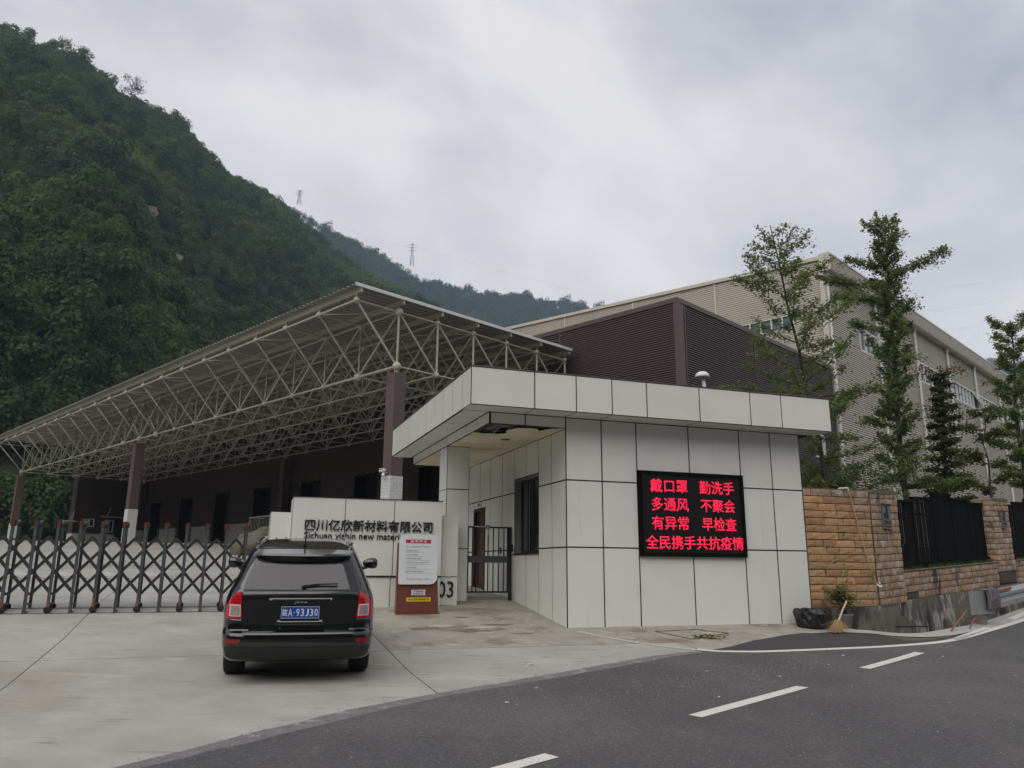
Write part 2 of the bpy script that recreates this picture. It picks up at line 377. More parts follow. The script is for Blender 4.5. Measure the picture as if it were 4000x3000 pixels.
def curve_pts(pts, n=6):
    out = []
    P = [pts[0]] + pts + [pts[-1]]
    for i in range(1, len(P)-2):
        for k in range(n):
            t = k / n; a, b, c, d = P[i-1], P[i], P[i+1], P[i+2]
            out.append(tuple(.5*((2*b[j])+(-a[j]+c[j])*t+(2*a[j]-5*b[j]+4*c[j]-d[j])*t*t+(-a[j]+3*b[j]-3*c[j]+d[j])*t**3) for j in (0, 1)))
    return out + [pts[-1]]
# edge between concrete and road, wavering
EDGE = curve_pts([(-26,-17.5),(-14,-11.2),(-8.5,-8.1),(-6.57,-6.79),(-5.31,-5.74),(-4.24,-4.96),(-2.89,-4.24),(-1.12,-3.30),(.3,-2.63),(1.05,-2.42)], 6)
EDGE = [(a + random.uniform(-.02, .02), b + random.uniform(-.025, .025)) for a, b in EDGE]
def edge_b(a):
    for p, q in zip(EDGE, EDGE[1:]):
        if p[0] <= a <= q[0]: return p[1] + (q[1]-p[1])*(a-p[0])/(q[0]-p[0])
    return EDGE[-1][1] if a > EDGE[-1][0] else EDGE[0][1]
fc = bpy.data.objects.new('forecourt', None); C.objects.link(fc); fc.matrix_world = GA.m.copy(); tag(fc, kind='structure')
AJ = [-58, -44.4, -35.2, -26.1, -17.1, -12.6, -8.09, -3.57, 1.3, 5.75]
BJ = [-1.62, 2.9, 7.4, 11.9, 16.4, 25.4, 36, 60, 78]
for i in range(len(AJ)-1):
    a0, a1 = AJ[i] + .007, AJ[i+1] - .007
    lo = sorted([a for a, b in EDGE if a0 < a < a1])
    bot = [(a0, edge_b(a0))] + [(a, edge_b(a)) for a in lo] + [(a1, edge_b(a1))]
    if a0 > 1.3: bot = [(1.307, -2.42), (2.35, -1.94), (3.32, -1.49), (4.34, -1.13), (5.743, -.95)]
    top = BJ[0] if a0 < 1.3 else -.0
    if min(b for a, b in bot) < BJ[0] - .3 or a0 > 1.3:
        if a0 > 1.3: sheet('slab', bot + [(5.743, .35), (1.307, .35)], .004, M['concrete_stained'], fc)
        else: sheet('slab', bot + [(a1, BJ[0]-.007), (a0, BJ[0]-.007)], .004, M['concrete'], fc)
    for j in range(len(BJ)-1):
        if a0 > 1.3: break
        st = (-5 < a0 < 0 and j == 0)
        sheet('slab', [(a0, BJ[j]+.007), (a1, BJ[j]+.007), (a1, BJ[j+1]-.007), (a0, BJ[j+1]-.007)], .004, M['concrete_stained'] if st else M['concrete'], fc)
sheet('slab_joint', [(-58, -18), (-3, -18), (5.74, -2.0), (5.74, 78), (-58, 78)], .0015, M['crack'], fc)
# road
RI = curve_pts([(-26,-17.9),(-14,-11.7),(-8.5,-8.5),(-6.5,-6.95),(-5.33,-6.08),(-3.65,-4.85),(-2.17,-4.10),(.4,-2.80),(1.36,-2.52)], 6)
RI = [(a + random.uniform(-.015, .015), b + random.uniform(-.02, .02)) for a, b in RI]
sheet('road', [(-300,-190)] + RI + [(2.38,-2.6),(3.94,-2.56),(5.11,-2.45),(6.58,-2.1),(8.63,-1.15),(11.3,.1),(40,13),(300,120),(300,-190)], .008, M['asphalt'], kind='structure')
sheet('gutter_strip', EDGE + [(a, b) for a, b in reversed(RI)], .0065, M['gutter'], kind='structure')
sheet('dark_asphalt_patch', [(1.36,-2.5),(2.35,-1.92),(2.8,-1.66),(3.32,-1.45),(3.8,-1.22),(4.34,-1.08),(4.55,-1.3),(4.7,-1.62),(4.98,-1.98),(5.67,-2.18),(6.3,-2.1),(6.75,-1.98),(7.3,-1.75),(7.0,-1.95),(5.11,-2.5),(3.94,-2.58),(2.38,-2.62)], .010, M['asphalt_new'], kind='structure')
LINE = curve_pts([(1.25,-2.28),(1.46,-2.46),(1.9,-2.58),(2.38,-2.63),(3.94,-2.60),(5.11,-2.52),(6.58,-2.24),(8.63,-1.35),(11.26,-.12),(16,2.2),(30,8.5)], 5)
sheet('edge_line', ribbon(LINE, .14), .013, M['roadpaint'], kind='structure')
sheet('edge_line_worn', ribbon(curve_pts([(.05,-.38),(.12,-.62),(.38,-1.18),(.69,-1.73),(1.0,-2.08),(1.25,-2.28)], 4), .13, .012), .0085, M['paint_worn'], kind='structure')
D0, DD = Vector((-1.417, -6.392)), Vector((2.145, 1.071))   # second dash from its near to its far end
dn = DD.normalized(); step = 4.62
for k in range(-3, 6):
    p = D0 + dn * step * k * 1.0; q = p + dn * 2.42; nn_ = Vector((-dn.y, dn.x)) * .075
    if k > 0: p = p + nn_ * .7 * k; q = q + nn_ * .9 * k
    sheet('lane_dash', [tuple(p - nn_), tuple(q - nn_ + dn*.05), tuple(q + nn_ + dn*.05), tuple(p + nn_)], .013, M['roadpaint'], kind='structure')
# pale concrete channel edge along the ditch
KS = curve_pts([(5.3,-.95),(5.78,-1.15),(6.1,-1.52),(6.8,-1.62),(7.86,-1.28),(9.58,-.62),(12.04,.55),(18,3.3),(30,9)], 5)
sheet('kerb_strip', ribbon(KS, .42, .02), .012, M['dock'], kind='structure')
HAZE = 0.00032
# ------------------------------------------------------------ guard house
Z1, Z2, ZC, ZS, ZT = .368, 1.618, 2.60, 2.82, 3.52
gh = root('guard_house', 'white panelled guard house with flat overhanging roof and black joints, beside the entrance', 'guard house', GA, (2.7, 3.2, -1.08))
def panel(x0, x1, y0, y1, z0, z1, g=.014, par=None, m='panel'):
    """one cladding panel; the thin axis is left alone"""
    dx, dy, dz = abs(x1-x0), abs(y1-y0), abs(z1-z0)
    mn = min(dx, dy, dz); b = MB()
    if dx > mn: x0 += g; x1 -= g
    if dy > mn: y0 += g; y1 -= g
    if dz > mn: z0 += g; z1 -= g
    b.box(x0, x1, y0, y1, z0, z1)
    ax_ = (dx, dy, dz).index(mn); b.v = [tuple(c_ + (random.uniform(-.002, .002) if i == ax_ else 0) for i, c_ in enumerate(q)) for q in b.v]
    return b.build('panel', M[m], par or gh)
# dark core behind the panels: walls round an empty room
c = MB()
c.box(.006, 1.515, .006, .2, -1.3, 2.81); c.box(1.515, 3.92, .006, .2, -1.3, 2.81); c.box(3.92, 5.454, .006, .2, -1.3, 2.81)
c.box(.006, .2, .2, 1.43, -1.3, 2.8); c.box(.006, .2, 1.43, 2.9, -1.3, .262); c.box(.006, .2, 1.43, 2.9, 1.89, 2.8)
c.box(.006, .2, 2.9, 5.08, -1.3, 2.8); c.box(.006, .2, 5.08, 5.95, 1.41, 2.8); c.box(.006, .2, 5.95, 6.52, -1.3, 2.8)
c.box(5.25, 5.454, .2, 6.51, -1.3, 2.8); c.box(.2, 5.25, 6.35, 6.52, -1.3, 2.8)
c.build('wall', M['joint'], gh)
FJ = [0, .755, 1.515, 2.71, 3.925, 4.70, 5.45]
for i in range(6):
    x0, x1 = FJ[i], FJ[i+1]
    if i in (2, 3): zs = [(-1.2, .235), (1.86, ZS)]
    else: zs = [(-1.2, Z1), (Z1, Z2), (Z2, ZS)]
    for z0, z1 in zs: panel(x0, x1, 0, .03, z0, z1)
for z0, z1 in ((-1.2, Z1), (Z1, Z2), (Z2, ZS)):
    y = 0.03
    while y < 6.4: panel(5.43, 5.46, y, min(y + 1.2, 6.52), z0, z1); y += 1.2
SJ = [.03, .72, 1.425, 2.17, 2.90, 3.75, 4.65, 5.51, 6.52]
for i in range(8):
    y0, y1 = SJ[i], SJ[i+1]
    for z0, z1 in ((-1.2, Z1), (Z1, Z2), (Z2, ZC)):
        if i in (2, 3):                       # window bays
            if z0 == Z1: continue
            z0_, z1_ = (z0, .27) if z0 < 0 else (1.90, ZC)
            panel(0, .03, y0, y1, z0_, z1_)
        elif i == 6 and z0 < Z2:              # door crosses bays 6 and 7
            panel(0, .03, y0, 5.05, z0, z1)
            if z0 == Z1: panel(0, .029, 5.05, y1, 1.44, z1)
        elif i == 7 and z0 < Z2:
            panel(0, .03, 5.99, y1, z0, z1)
            if z0 == Z1: panel(0, .029, y0, 5.99, 1.44, z1)
        else: panel(0, .03, y0, y1, z0, z1)
# corner strips where the two faces meet
# roof: fascia panels, soffit panels, inner beam
XF0, XF1, YF0, YF1 = -2.07, 5.87, -.55, 6.78
FX = [XF0, -.85, -.015, .73, 1.478, 2.66, 3.857, 4.62, XF1]
for i in range(8):
    panel(FX[i], FX[i+1], YF0, YF0+.03, ZS, ZT, .012); panel(FX[i], FX[i+1], YF1-.03, YF1, ZS, ZT, .012)
    panel(FX[i], FX[i+1], YF0+.03, -.0, ZS, ZS+.02, .012)
FY = [YF0+.03, .03, .70, 1.42, 2.14, 2.92, 3.70, 4.58, 5.47, 6.35, YF1-.03]
for i in range(10):
    panel(XF0, XF0+.03, FY[i], FY[i+1], ZS, ZT, .014); panel(XF1-.03, XF1, FY[i], FY[i+1], ZS, ZT, .014)
    if FY[i] >= 0: panel(XF0+.03, -1.55, FY[i], FY[i+1], ZS, ZS+.02, .014)
r_ = MB(); r_.box(XF0+.006, XF1-.006, YF0+.006, YF1-.006, ZS+.006, ZT-.03); r_.build('roof', M['joint'], gh)
cp = MB()
for a in ((XF0-.012, XF1+.012, YF0-.012, YF0+.05), (XF0-.012, XF1+.012, YF1-.05, YF1+.012)): cp.box(*a, ZT, ZT+.018)
for a in ((XF0-.012, XF0+.05, YF0+.05, YF1-.05), (XF1-.05, XF1+.012, YF0+.05, YF1-.05)): cp.box(*a, ZT, ZT+.018)
cp.build('coping', M['column'], gh)
BY = [0, .77, 1.52, 2.275, 3.04, 3.885, 4.72, 5.6, 6.48]
for i in range(8): panel(-1.55, -1.52, BY[i], BY[i+1], ZC+.0, ZS, .014)
for x0, x1 in ((-1.52, -.83), (-.83, 0)): panel(x0, x1, 0, .03, ZC, ZS, .012)
bm_ = MB(); bm_.box(-1.544, 0.0, .006, .10, ZC+.004, ZS+.003); bm_.box(-1.544, -1.44, .10, 6.47, ZC+.004, ZS+.003); bm_.build('beam', M['joint'], gh)
# passage ceiling with a torn, collapsed strip along the front
hole = [(-1.50,.03),(-1.50,1.08),(-1.28,1.17),(-1.15,1.10),(-1.01,1.12),(-.90,1.02),(-.88,.90),(-.97,.72),(-.93,.66),(-.99,.60),(-.90,.50),(-.89,.36),(-.78,.30),(-.66,.25),(-.50,.27),(-.42,.36),(-.36,.50),(-.33,.42),(-.30,.30),(-.24,.22),(-.20,.12),(-.1,.06),(-.06,.03)]
cm = bmesh.new()
out = [(-1.52, .03)] + [(x, y) for x, y in hole][0:0] + []
ring = [(0.0,.03),(0.0,6.48),(-1.52,6.48),(-1.52,.03)]
poly = [(-1.5,1.08)] + [p for p in hole[2:]] + [(0.0,.03),(0.0,6.48),(-1.52,6.48),(-1.52,1.08)]
vb = [cm.verts.new((x-2.7, y-3.2, ZC+1.08)) for x, y in poly]; f0 = cm.faces.new(vb)
g = bmesh.ops.extrude_face_region(cm, geom=[f0])
for q in g['geom']:
    if isinstance(q, bmesh.types.BMVert): q.co.z += .012
bmesh.ops.triangulate(cm, faces=cm.faces[:]); bmesh.ops.recalc_face_normals(cm, faces=cm.faces)
me = bpy.data.meshes.new('ceiling'); cm.to_mesh(me); cm.free(); me.materials.append(M['plaster'])
ce = bpy.data.objects.new('ceiling', me); C.objects.link(ce); ce.parent = gh; ce['_off'] = [2.7, 3.2, -1.08]
b = MB(); b.box(-1.50, -1.18, .06, .95, ZC+.05, ZC+.065); b.bar((-1.45, .35, ZC+.03), (-.5, .62, ZC+.05), .05, .03); b.bar((-1.2, .1, ZC+.06), (-1.1, 1.1, ZC+.03), .04, .03)
b.build('broken_board', M['rawboard'], gh)
b = MB(); b.bar((-1.42, .75, ZC-.02), (-.95, .80, ZC+.03), .03, .012); b.bar((-1.40, .12, ZC+.0), (-1.0, .2, ZC+.02), .16, .01); b.build('ceiling_batten', M['rawboard'], gh)
b = MB(); b.lathe((-.657, 1.649, ZC-.012), [(.10, .012), (.105, 0), (.085, -.002), (.08, .010)], 20); b.build('downlight', M['rawboard'], gh)
# left pillar of the passage
pl = MB(); pl.box(-1.544, -1.046, 2.971, 3.634, -1, ZC); pl.build('pillar_core', M['joint'], gh)
for z0, z1 in ((-1.0, Z1+.012), (Z1+.012, 1.65), (1.65, ZC-.002)):
    panel(-1.55, -1.04, 2.965, 2.995, z0, z1, .011); panel(-1.55, -1.52, 2.995, 3.61, z0, z1, .008); panel(-1.07, -1.04, 2.995, 3.61, z0, z1, .008)
    panel(-1.55, -1.04, 3.61, 3.64, z0, z1, .004)
# window in the side wall
wi = MB()
wi.box(.16, .19, 1.43, 2.90, .29, .35); wi.box(.16, .19, 1.43, 2.90, 1.83, 1.89)
for y in (1.43, 2.13, 2.45, 2.85): wi.box(.155, .195, y, y+.05, .35, 1.83)
w_ = wi.build('window', M['black'], gh)
b = MB(); b.box(.172, .178, 1.48, 2.85, .35, 1.83); b.build('pane', M['glass'], w_)
b = MB(); b.box(.02, .19, 1.43, 1.445, .29, 1.89); b.box(.02, .19, 2.885, 2.90, .29, 1.89); b.box(.02, .19, 1.445, 2.885, 1.872, 1.89); b.build('reveal', M['galv'], w_)
b = MB(); b.box(-.03, .16, 1.40, 2.93, .262, .29); b.build('sill', M['black'], w_)
b = MB()
for y in (2.35, 2.50, 2.62): b.box(.15, .158, y, y+.018, .33, 1.80)
b.build('sash', M['galv'], w_)
# door, its frame and number plate
dr = MB(); dr.box(.06, .10, 5.13, 5.92, -.62, 1.36)
d_ = dr.build('door', M['wood'], gh)
b = MB(); b.box(-.02, .14, 5.06, 5.13, -.62, 1.43); b.box(-.02, .14, 5.92, 5.98, -.62, 1.43); b.box(-.02, .14, 5.13, 5.92, 1.36, 1.43); b.build('door_frame', M['wood'], d_)
b = MB(); 
for z0, z1 in ((-.45, .3), (.42, 1.22)):
    b.box(.045, .06, 5.25, 5.30, z0, z1); b.box(.045, .06, 5.75, 5.80, z0, z1)
b.build('moulding', M['wood'], d_)
b = MB(); b.lathe((.05, 5.22, .35), [(.012, 0), (.03, -.01), (.03, -.05), (.01, -.06)], 10, axis='X'); b.build('handle', M['galv'], d_)
np_ = root('door_number_plate', 'small white plate with dark writing fixed above the guard house door', 'plate', GA, (-.0, 5.52, 1.44))
b = MB(); b.box(-.02, -.004, 5.37, 5.69, 1.45, 1.60); b.build('plate', M['white'], np_)
b = MB(); b.box(-.023, -.0205, 5.41, 5.52, 1.49, 1.57); b.box(-.023, -.0205, 5.55, 5.60, 1.48, 1.57); b.box(-.023, -.0205, 5.63, 5.65, 1.48, 1.57); b.build('print', M['greyink'], np_)
# mushroom vent on the roof
vt = root('roof_vent', 'white mushroom vent pipe rising from the guard house roof', 'vent pipe', GA, (4.19, 1.5, ZT-.06))
b = MB(); b.tube([(4.19, 1.5, ZT-.06), (4.17, 1.5, ZT+.5), (4.13, 1.5, ZT+.84)], .042, 12); b.build('pipe', M['white'], vt, smooth=True)
b = MB(); b.lathe((4.12, 1.5, ZT+.80), [(.10, 0), (.165, -.005), (.165, .03), (.145, .085), (.09, .125), (.02, .14)], 20); b.build('cap', M['white'], vt, smooth=True)

# ------------------------------------------------------------ LED display
ld = root('led_display', 'black wall mounted LED screen glowing with four lines of red Chinese text', 'display', GA, (2.72, 0, .22))
b = MB(); x0, x1, z0, z1 = 1.515, 3.922, .215, 1.865
for q in ((x0, x1, -.075, .03, z1-.075, z1), (x0, x1, -.075, .03, z0, z0+.075), (x0, x0+.07, -.075, .03, z0+.075, z1-.075), (x1-.07, x1, -.075, .03, z0+.075, z1-.075)): b.box(*q)
b.build('bezel', M['fence'], ld)
b = MB(); b.box(x0+.07, x1-.07, -.055, .03, z0+.075, z1-.075); b.build('screen', M['led'], ld)
def led(s, f0, f1, fz, h=.262): text(s, 'lettering', M['ledred'], ld, x0 + 2.407*f0, -.0575, z1 - 1.65*fz - h/2, w=2.407*(f1-f0), h=h, ex=.002, bold=.006)
led('戴口罩', .106, .454, .172); led('勤洗手', .568, .905, .172)
led('多通风', .112, .457, .39); led('不聚会', .572, .908, .39)
led('有异常', .108, .452, .61); led('早检查', .580, .912, .61)
led('全民携手共抗疫情', .050, .972, .835)

# ------------------------------------------------------------ entrance sign wall
sw = root('entrance_sign_wall', 'stepped white panelled wall bearing the black company name left of the passage', 'sign wall', GA, (-3.3, 2.5, -.82))
c = MB(); c.box(-4.794, -1.806, 2.317, 2.88, -1.0, 1.307); c.box(-5.194, -4.77, 2.456, 2.83, -1.0, 1.013); c.box(-1.83, -1.406, 2.456, 2.89, -.86, 1.033); c.build('core', M['joint'], sw)
SX = [-4.80, -3.79, -2.80, -1.80]
for i in range(3):
    panel(SX[i], SX[i+1], 2.30, 2.33, -.19, 1.315, .008, sw); panel(SX[i], SX[i+1], 2.86, 2.89, -.19, 1.315, .008, sw)
    panel(SX[i], SX[i+1], 2.33, 2.86, 1.29, 1.315, .008, sw)
LX = [-4.80, -3.81, -2.83, -1.80]
for i in range(3): panel(LX[i], LX[i+1], 2.31, 2.34, -1.0, -.205, .008, sw)
panel(-4.80, -4.77, 2.33, 2.86, -.19, 1.29, .006, sw); panel(-1.83, -1.80, 2.33, 2.86, 1.02, 1.29, .006, sw)
panel(-5.20, -4.80, 2.45, 2.48, -1.0, 1.02, .008, sw); panel(-5.20, -5.17, 2.48, 2.84, -1.0, 1.0, .006, sw); panel(-5.20, -4.80, 2.48, 2.84, .995, 1.02, .008, sw)
panel(-1.80, -1.40, 2.45, 2.48, -.205, 1.04, .008, sw); panel(-1.43, -1.40, 2.48, 2.90, -1.0, 1.04, .006, sw); panel(-1.80, -1.40, 2.48, 2.90, 1.015, 1.04, .008, sw)
b = MB(); b.prism([(-1.792, -.213), (-1.408, -.213), (-1.408, -.80), (-1.49, -.84), (-1.792, -.86)], 2.45, 2.48); b.build('panel', M['panel'], sw)
b = MB(); b.box(-4.81, -1.79, 2.285, 2.33, 1.316, 1.330); b.box(-4.81, -1.79, 2.292, 2.33, -.214, -.190); b.build('edge_trim', M['joint'], sw)
text('四川亿欣新材料有限公司', 'company_name', M['letter'], sw, -4.56, 2.296, .672, w=2.55, h=.225, ex=.03, bold=.012)
text('Sichuan yishin new materials co.,ltd', 'company_name_latin', M['letter'], sw, -4.56, 2.296, .475, w=2.56, h=.175, ex=.022, bold=.004)
text('03', 'street_number', M['letter'], sw, -1.82, 2.446, -.615, w=.33, h=.325, ex=.022, bold=.004)

# ------------------------------------------------------------ notice board
nb = root('notice_board', 'maroon standing notice board with a white rounded rules panel before the sign wall', 'notice board', GA, (-2.43, 1.6, -.88), rz=radians(1.5))
TL_ = .055   # leans back a little
def nbx(z): return 1.555 + (z + .88) * TL_
b = MB(); 
for x in (0,):
    v = [(-2.845, nbx(-.88), -.88), (-2.02, nbx(-.88), -.88), (-2.02, nbx(-.88)+.14, -.88), (-2.845, nbx(-.88)+.14, -.88), (-2.845, nbx(.44), .44), (-2.065, nbx(.44), .44), (-2.065, nbx(.44)+.05, .44), (-2.845, nbx(.44)+.05, .44)]
    b.add(v, [(3,2,1,0),(4,5,6,7),(0,1,5,4),(1,2,6,5),(2,3,7,6),(3,0,4,7)])
b.box(-2.86, -2.00, 1.50, 1.74, -.895, -.87)
b.build('stand', M['standred'], nb)
def rpoly(x0, x1, z0, z1, rtl, rbr, r=.02):
    p = []
    for cx, cz, rr_, a0 in ((x1, z1, r, 0), (x0, z1, rtl, 90), (x0, z0, r, 180), (x1, z0, rbr, 270)):
        ox = cx - rr_ if a0 in (0, 270) else cx + rr_; oz = cz - rr_ if a0 in (0, 90) else cz + rr_
        for k in range(7): t = radians(a0 + 15*k); p.append((ox + rr_*cos(t), oz + rr_*sin(t)))
    return p[::-1]
b = MB(); P_ = rpoly(-2.825, -2.065, -.335, .607, .12, .14)
v = [(x, nbx(z) - .055, z) for x, z in P_] + [(x, nbx(z) - .02, z) for x, z in P_]; n = len(P_)
b.add(v, [tuple(range(n)), tuple(range(2*n-1, n-1, -1))] + [(i, i+n, (i+1)%n+n, (i+1)%n) for i in range(n)])
b.build('rules_panel', M['board'], nb)
def flat(name, x0, x1, z0, z1, d, m, par):
    b = MB(); v = [(x0, nbx(z0)-d, z0), (x1, nbx(z0)-d, z0), (x1, nbx(z1)-d, z1), (x0, nbx(z1)-d, z1), (x0, nbx(z0)-d+.003, z0), (x1, nbx(z0)-d+.003, z0), (x1, nbx(z1)-d+.003, z1), (x0, nbx(z1)-d+.003, z1)]
    b.add(v, [(0,1,2,3),(7,6,5,4),(0,4,5,1),(1,5,6,2),(2,6,7,3),(3,7,4,0)]); return b.build(name, m, par)
flat('header_band', -2.70, -2.20, .438, .508, .0585, M['pink'], nb)
def nt(s, m, x, z, w, h, d=.0565, **k): text(s, 'print', m, nb, x, nbx(z)-d, z, w=w, h=h, ex=.001, tilt=TL_, **k)
nt('温 馨 提 示', M['board'], -2.61, .45, .33, .046, .0600, bold=.02)
nt('进入厂区内请遵守以下安全行为', M['greyink'], -2.69, .355, .47, .034)
L6 = [('1、来访请传达室登记', 'Guest proactively requested to register', .28, .29, .36), ('2、公司内严禁吸烟；', 'Smoking prohibited in the company', .205, .28, .36), ('3、车辆请按照指定位置停放；', 'Vehicles please park in the designated position', .132, .37, .46),
      ('4、非工作人员严禁进入库房和生产车间', 'Non staff members are prohibited from entering warehouse', .058, .50, .50), ('5、公司内严禁摄影；', 'Photography is strictly prohibited in the company', -.035, .27, .42), ('6、请爱护公司的植物和环境卫生。', 'Please take good care of the plants and environmental hygiene', -.11, .40, .52)]
for s, e, z, w, we in L6:
    nt(s, M['blueink'], -2.735, z, w, .030); nt(e, M['greyink'], -2.69, z-.026, we, .017)
nt('and production workshops', M['greyink'], -2.69, .014, .24, .015)
nt('（祝您在我公司取得一切顺利！）', M['pinkink'], -2.68, -.258, .50, .036)
flat('company_sticker', -2.56, -2.285, -.535, -.435, .005, M['stickw'], nb)
nt('Yishin', M['letter'], -2.525, -.482, .20, .036, .0075, bold=.02); nt('亿欣新材', M['letter'], -2.525, -.522, .20, .026, .0075, bold=.02)
flat('yellow_sticker', -2.655, -2.175, -.652, -.578, .005, M['yellow'], nb)
nt('四川亿欣新材料有限公司', M['letter'], -2.62, -.634, .41, .040, .0075, bold=.02)

# ------------------------------------------------------------ pedestrian gate
pg = root('pedestrian_gate', 'black barred metal gate closing the passage beside the guard house', 'gate', GA, (-.55, 3.0, -.66))
b = MB(); b.box(-1.05, -.10, 2.97, 3.01, .83, .865); b.box(-1.05, -.10, 2.97, 3.01, -.545, -.51); b.box(-1.05, -1.02, 2.97, 3.01, -.51, .83); b.box(-.135, -.10, 2.97, 3.01, -.51, .83); b.build('frame', M['black'], pg)
b = MB(); b.box(-.10, -.04, 2.955, 3.015, -.72, .86); b.build('hinge_post', M['black'], pg)
b = MB(); b.box(-.04, .01, 2.96, 3.01, .33, .48); b.build('hinge', M['black'], pg)
for x in (-.93, -.84, -.655, -.575, -.455, -.33, -.21):
    b = MB(); b.box(x-.011, x+.011, 2.98, 3.00, .23, .83); b.box(x-.011, x+.011, 2.98, 3.00, -.51, .09); b.build('bar', M['black'], pg)
b = MB(); b.box(-1.02, -.135, 2.962, 3.012, .09, .23); b.build('lock_band', M['gate'], pg)
b = MB(); b.box(-.62, -.56, 2.93, 3.02, .80, .90); b.box(-.60, -.58, 2.93, 2.96, .68, .80); b.box(-.90, -.62, 2.955, 2.97, .845, .875); b.build('bolt', M['galv'], pg)
b = MB(); b.box(-.31, -.285, 2.94, 2.965, .28, .42); b.build('handle', M['black'], pg)

# ------------------------------------------------------------ retractable gate
rg = root('retractable_gate', 'dark grey folding scissor gate with red capped posts across the vehicle entrance', 'folding gate', GA, (-8, 2.2, -.82))
YA, YB = 2.02, 2.52
pm = MB(); pm.box(-.023, .023, -.023, .023, -.70, .68); PM = pm.mesh('post', M['gate'])
lm = MB(); lm.box(-.032, .032, -.034, .03, .68, .70); lm.box(-.028, .028, -.03, .03, .70, .755); lm.box(-.034, .034, -.034, .034, .755, .765); LM = lm.mesh('lamp', [M['redlamp']])
hm = MB(); hm.box(-.036, -.029, -.036, .033, .69, .76); hm.box(.029, .036, -.036, .033, .69, .76); hm.box(-.04, .04, -.02, .035, .655, .69); HM = hm.mesh('lamp_holder', M['black'])
bmh = MB(); bmh.box(-.022, .022, -.022, .022, -.70, .66); BMH = bmh.mesh('post', M['gatedark'])
bc = MB(); bc.lathe((0, 0, .66), [(.035, 0), (.045, .02), (.045, .07), (.03, .10), (.01, .11)], 12); BC = bc.mesh('post_cap', M['gatedark'], True)
wh = MB(); wh.lathe((0, -.0, 0), [(.02, -.03), (.052, -.028), (.058, -.02), (.058, .02), (.052, .028), (.02, .03)], 16, axis='Y'); WH = wh.mesh('wheel', M['rubber'], True)
fk = MB(); fk.box(-.022, .022, -.02, .02, -.78, -.70); FK = fk.mesh('wheel_fork', M['black'])
rf = MB(); rf.box(-.016, .016, -.0285, -.0235, -.69, -.56); RF = rf.mesh('reflector', M['orange'])
ax = MB(); ax.box(-.012, .012, 0, .5, -.79, -.765); AX = ax.mesh('axle', M['black'])
ft = MB(); ft.box(-.026, .026, -.026, .526, -.79, -.765); FT = ft.mesh('foot_plate', M['gate'])
yo = MB(); yo.box(-.012, .012, .02, .48, .42, .45); yo.box(-.012, .012, .02, .48, -.66, -.63); YO = yo.mesh('cross_rail', M['gatedark'])
XP = [-5.62 - .3455 * k for k in range(15)]
for k, x in enumerate(XP):
    zz = gb(YA) + .80
    p = place(PM, 'post', rg, (x, YA, zz)); place(LM, 'lamp', p, (x, YA, zz)); place(HM, 'lamp_holder', p, (x, YA, zz))
    q = place(BMH, 'post', rg, (x-.02, YB, zz+.02)); place(BC, 'post_cap', q, (x-.02, YB, zz+.02))
    if k % 2 == 1:
        place(FK, 'wheel_fork', p, (x, YA, zz)); place(WH, 'wheel', p, (x, YA, zz-.735)); place(RF, 'reflector', p, (x, YA, zz))
        place(FK, 'wheel_fork', q, (x-.02, YB, zz+.04)); place(WH, 'wheel', q, (x-.02, YB, zz-.695)); place(AX, 'axle', rg, (x, YA, zz+.03))
    else:
        o = MB(); o.box(x-.023, x+.023, YA-.023, YA+.023, zz-.79, zz-.70); o.box(x-.043, x+.003, YB-.022, YB+.022, zz-.76, zz-.68); o.build('foot', M['gate'], rg)
        place(FT, 'foot_plate', rg, (x, YA, zz))
    place(YO, 'cross_rail', rg, (x, YA, zz))
H = .3455 / 2
for k in range(-3, 17):
    xm = XP[0] - .3455 * k - H
    for s in (-1, 1):
        pts = []
        for t in (0, 5):
            pts.append((xm + s * t * H, .47 - .198 * t))
        (xa, za), (xb, zb) = pts
        lo, hi = XP[-1] - .02, XP[0] + .02
        # clip to the run of posts
        def clip(xa, za, xb, zb):
            if max(xa, xb) < lo or min(xa, xb) > hi: return None
            P = [[xa, za], [xb, zb]]
            for q in (0, 1):
                o_ = P[1-q]
                for lim, below in ((lo, True), (hi, False)):
                    if (P[q][0] < lim) == below and P[q][0] != lim:
                        t = (lim - o_[0]) / (P[q][0] - o_[0]); P[q][1] = o_[1] + (P[q][1] - o_[1]) * t; P[q][0] = lim
            return P
        r = clip(xa, za, xb, zb)
        if not r or abs(r[0][0] - r[1][0]) < .1: continue
        y = YA + (.20 if s > 0 else .27)
        b = MB(); b.bar((r[0][0], y, r[0][1]), (r[1][0], y, r[1][1]), .06, .036, up=(0, 1, 0)) if False else b.bar((r[0][0], y, r[0][1]), (r[1][0], y, r[1][1]), .047, .06, up=(0, 1, 0))
        b.build('scissor_bar', M['gatedark'], rg)
b = MB()
for k in range(14):
    x0_, x1_ = XP[k], XP[k+1]
    pts = [(x0_ + (x1_-x0_)*t/6, YB+.03, -.19 - .07*sin(pi*t/6)) for t in range(7)]; b.tube(pts, .004, 5)
b.build('cable', M['black'], rg)
sheet('gate_track', [(-12, YA-.03), (-5.3, YA-.03), (-5.3, YA+.03), (-12, YA+.03)], .012, M['postc'], kind='structure')
sheet('gate_track', [(-12, YB-.03), (-5.3, YB-.03), (-5.3, YB+.03), (-12, YB+.03)], .012, M['postc'], kind='structure')
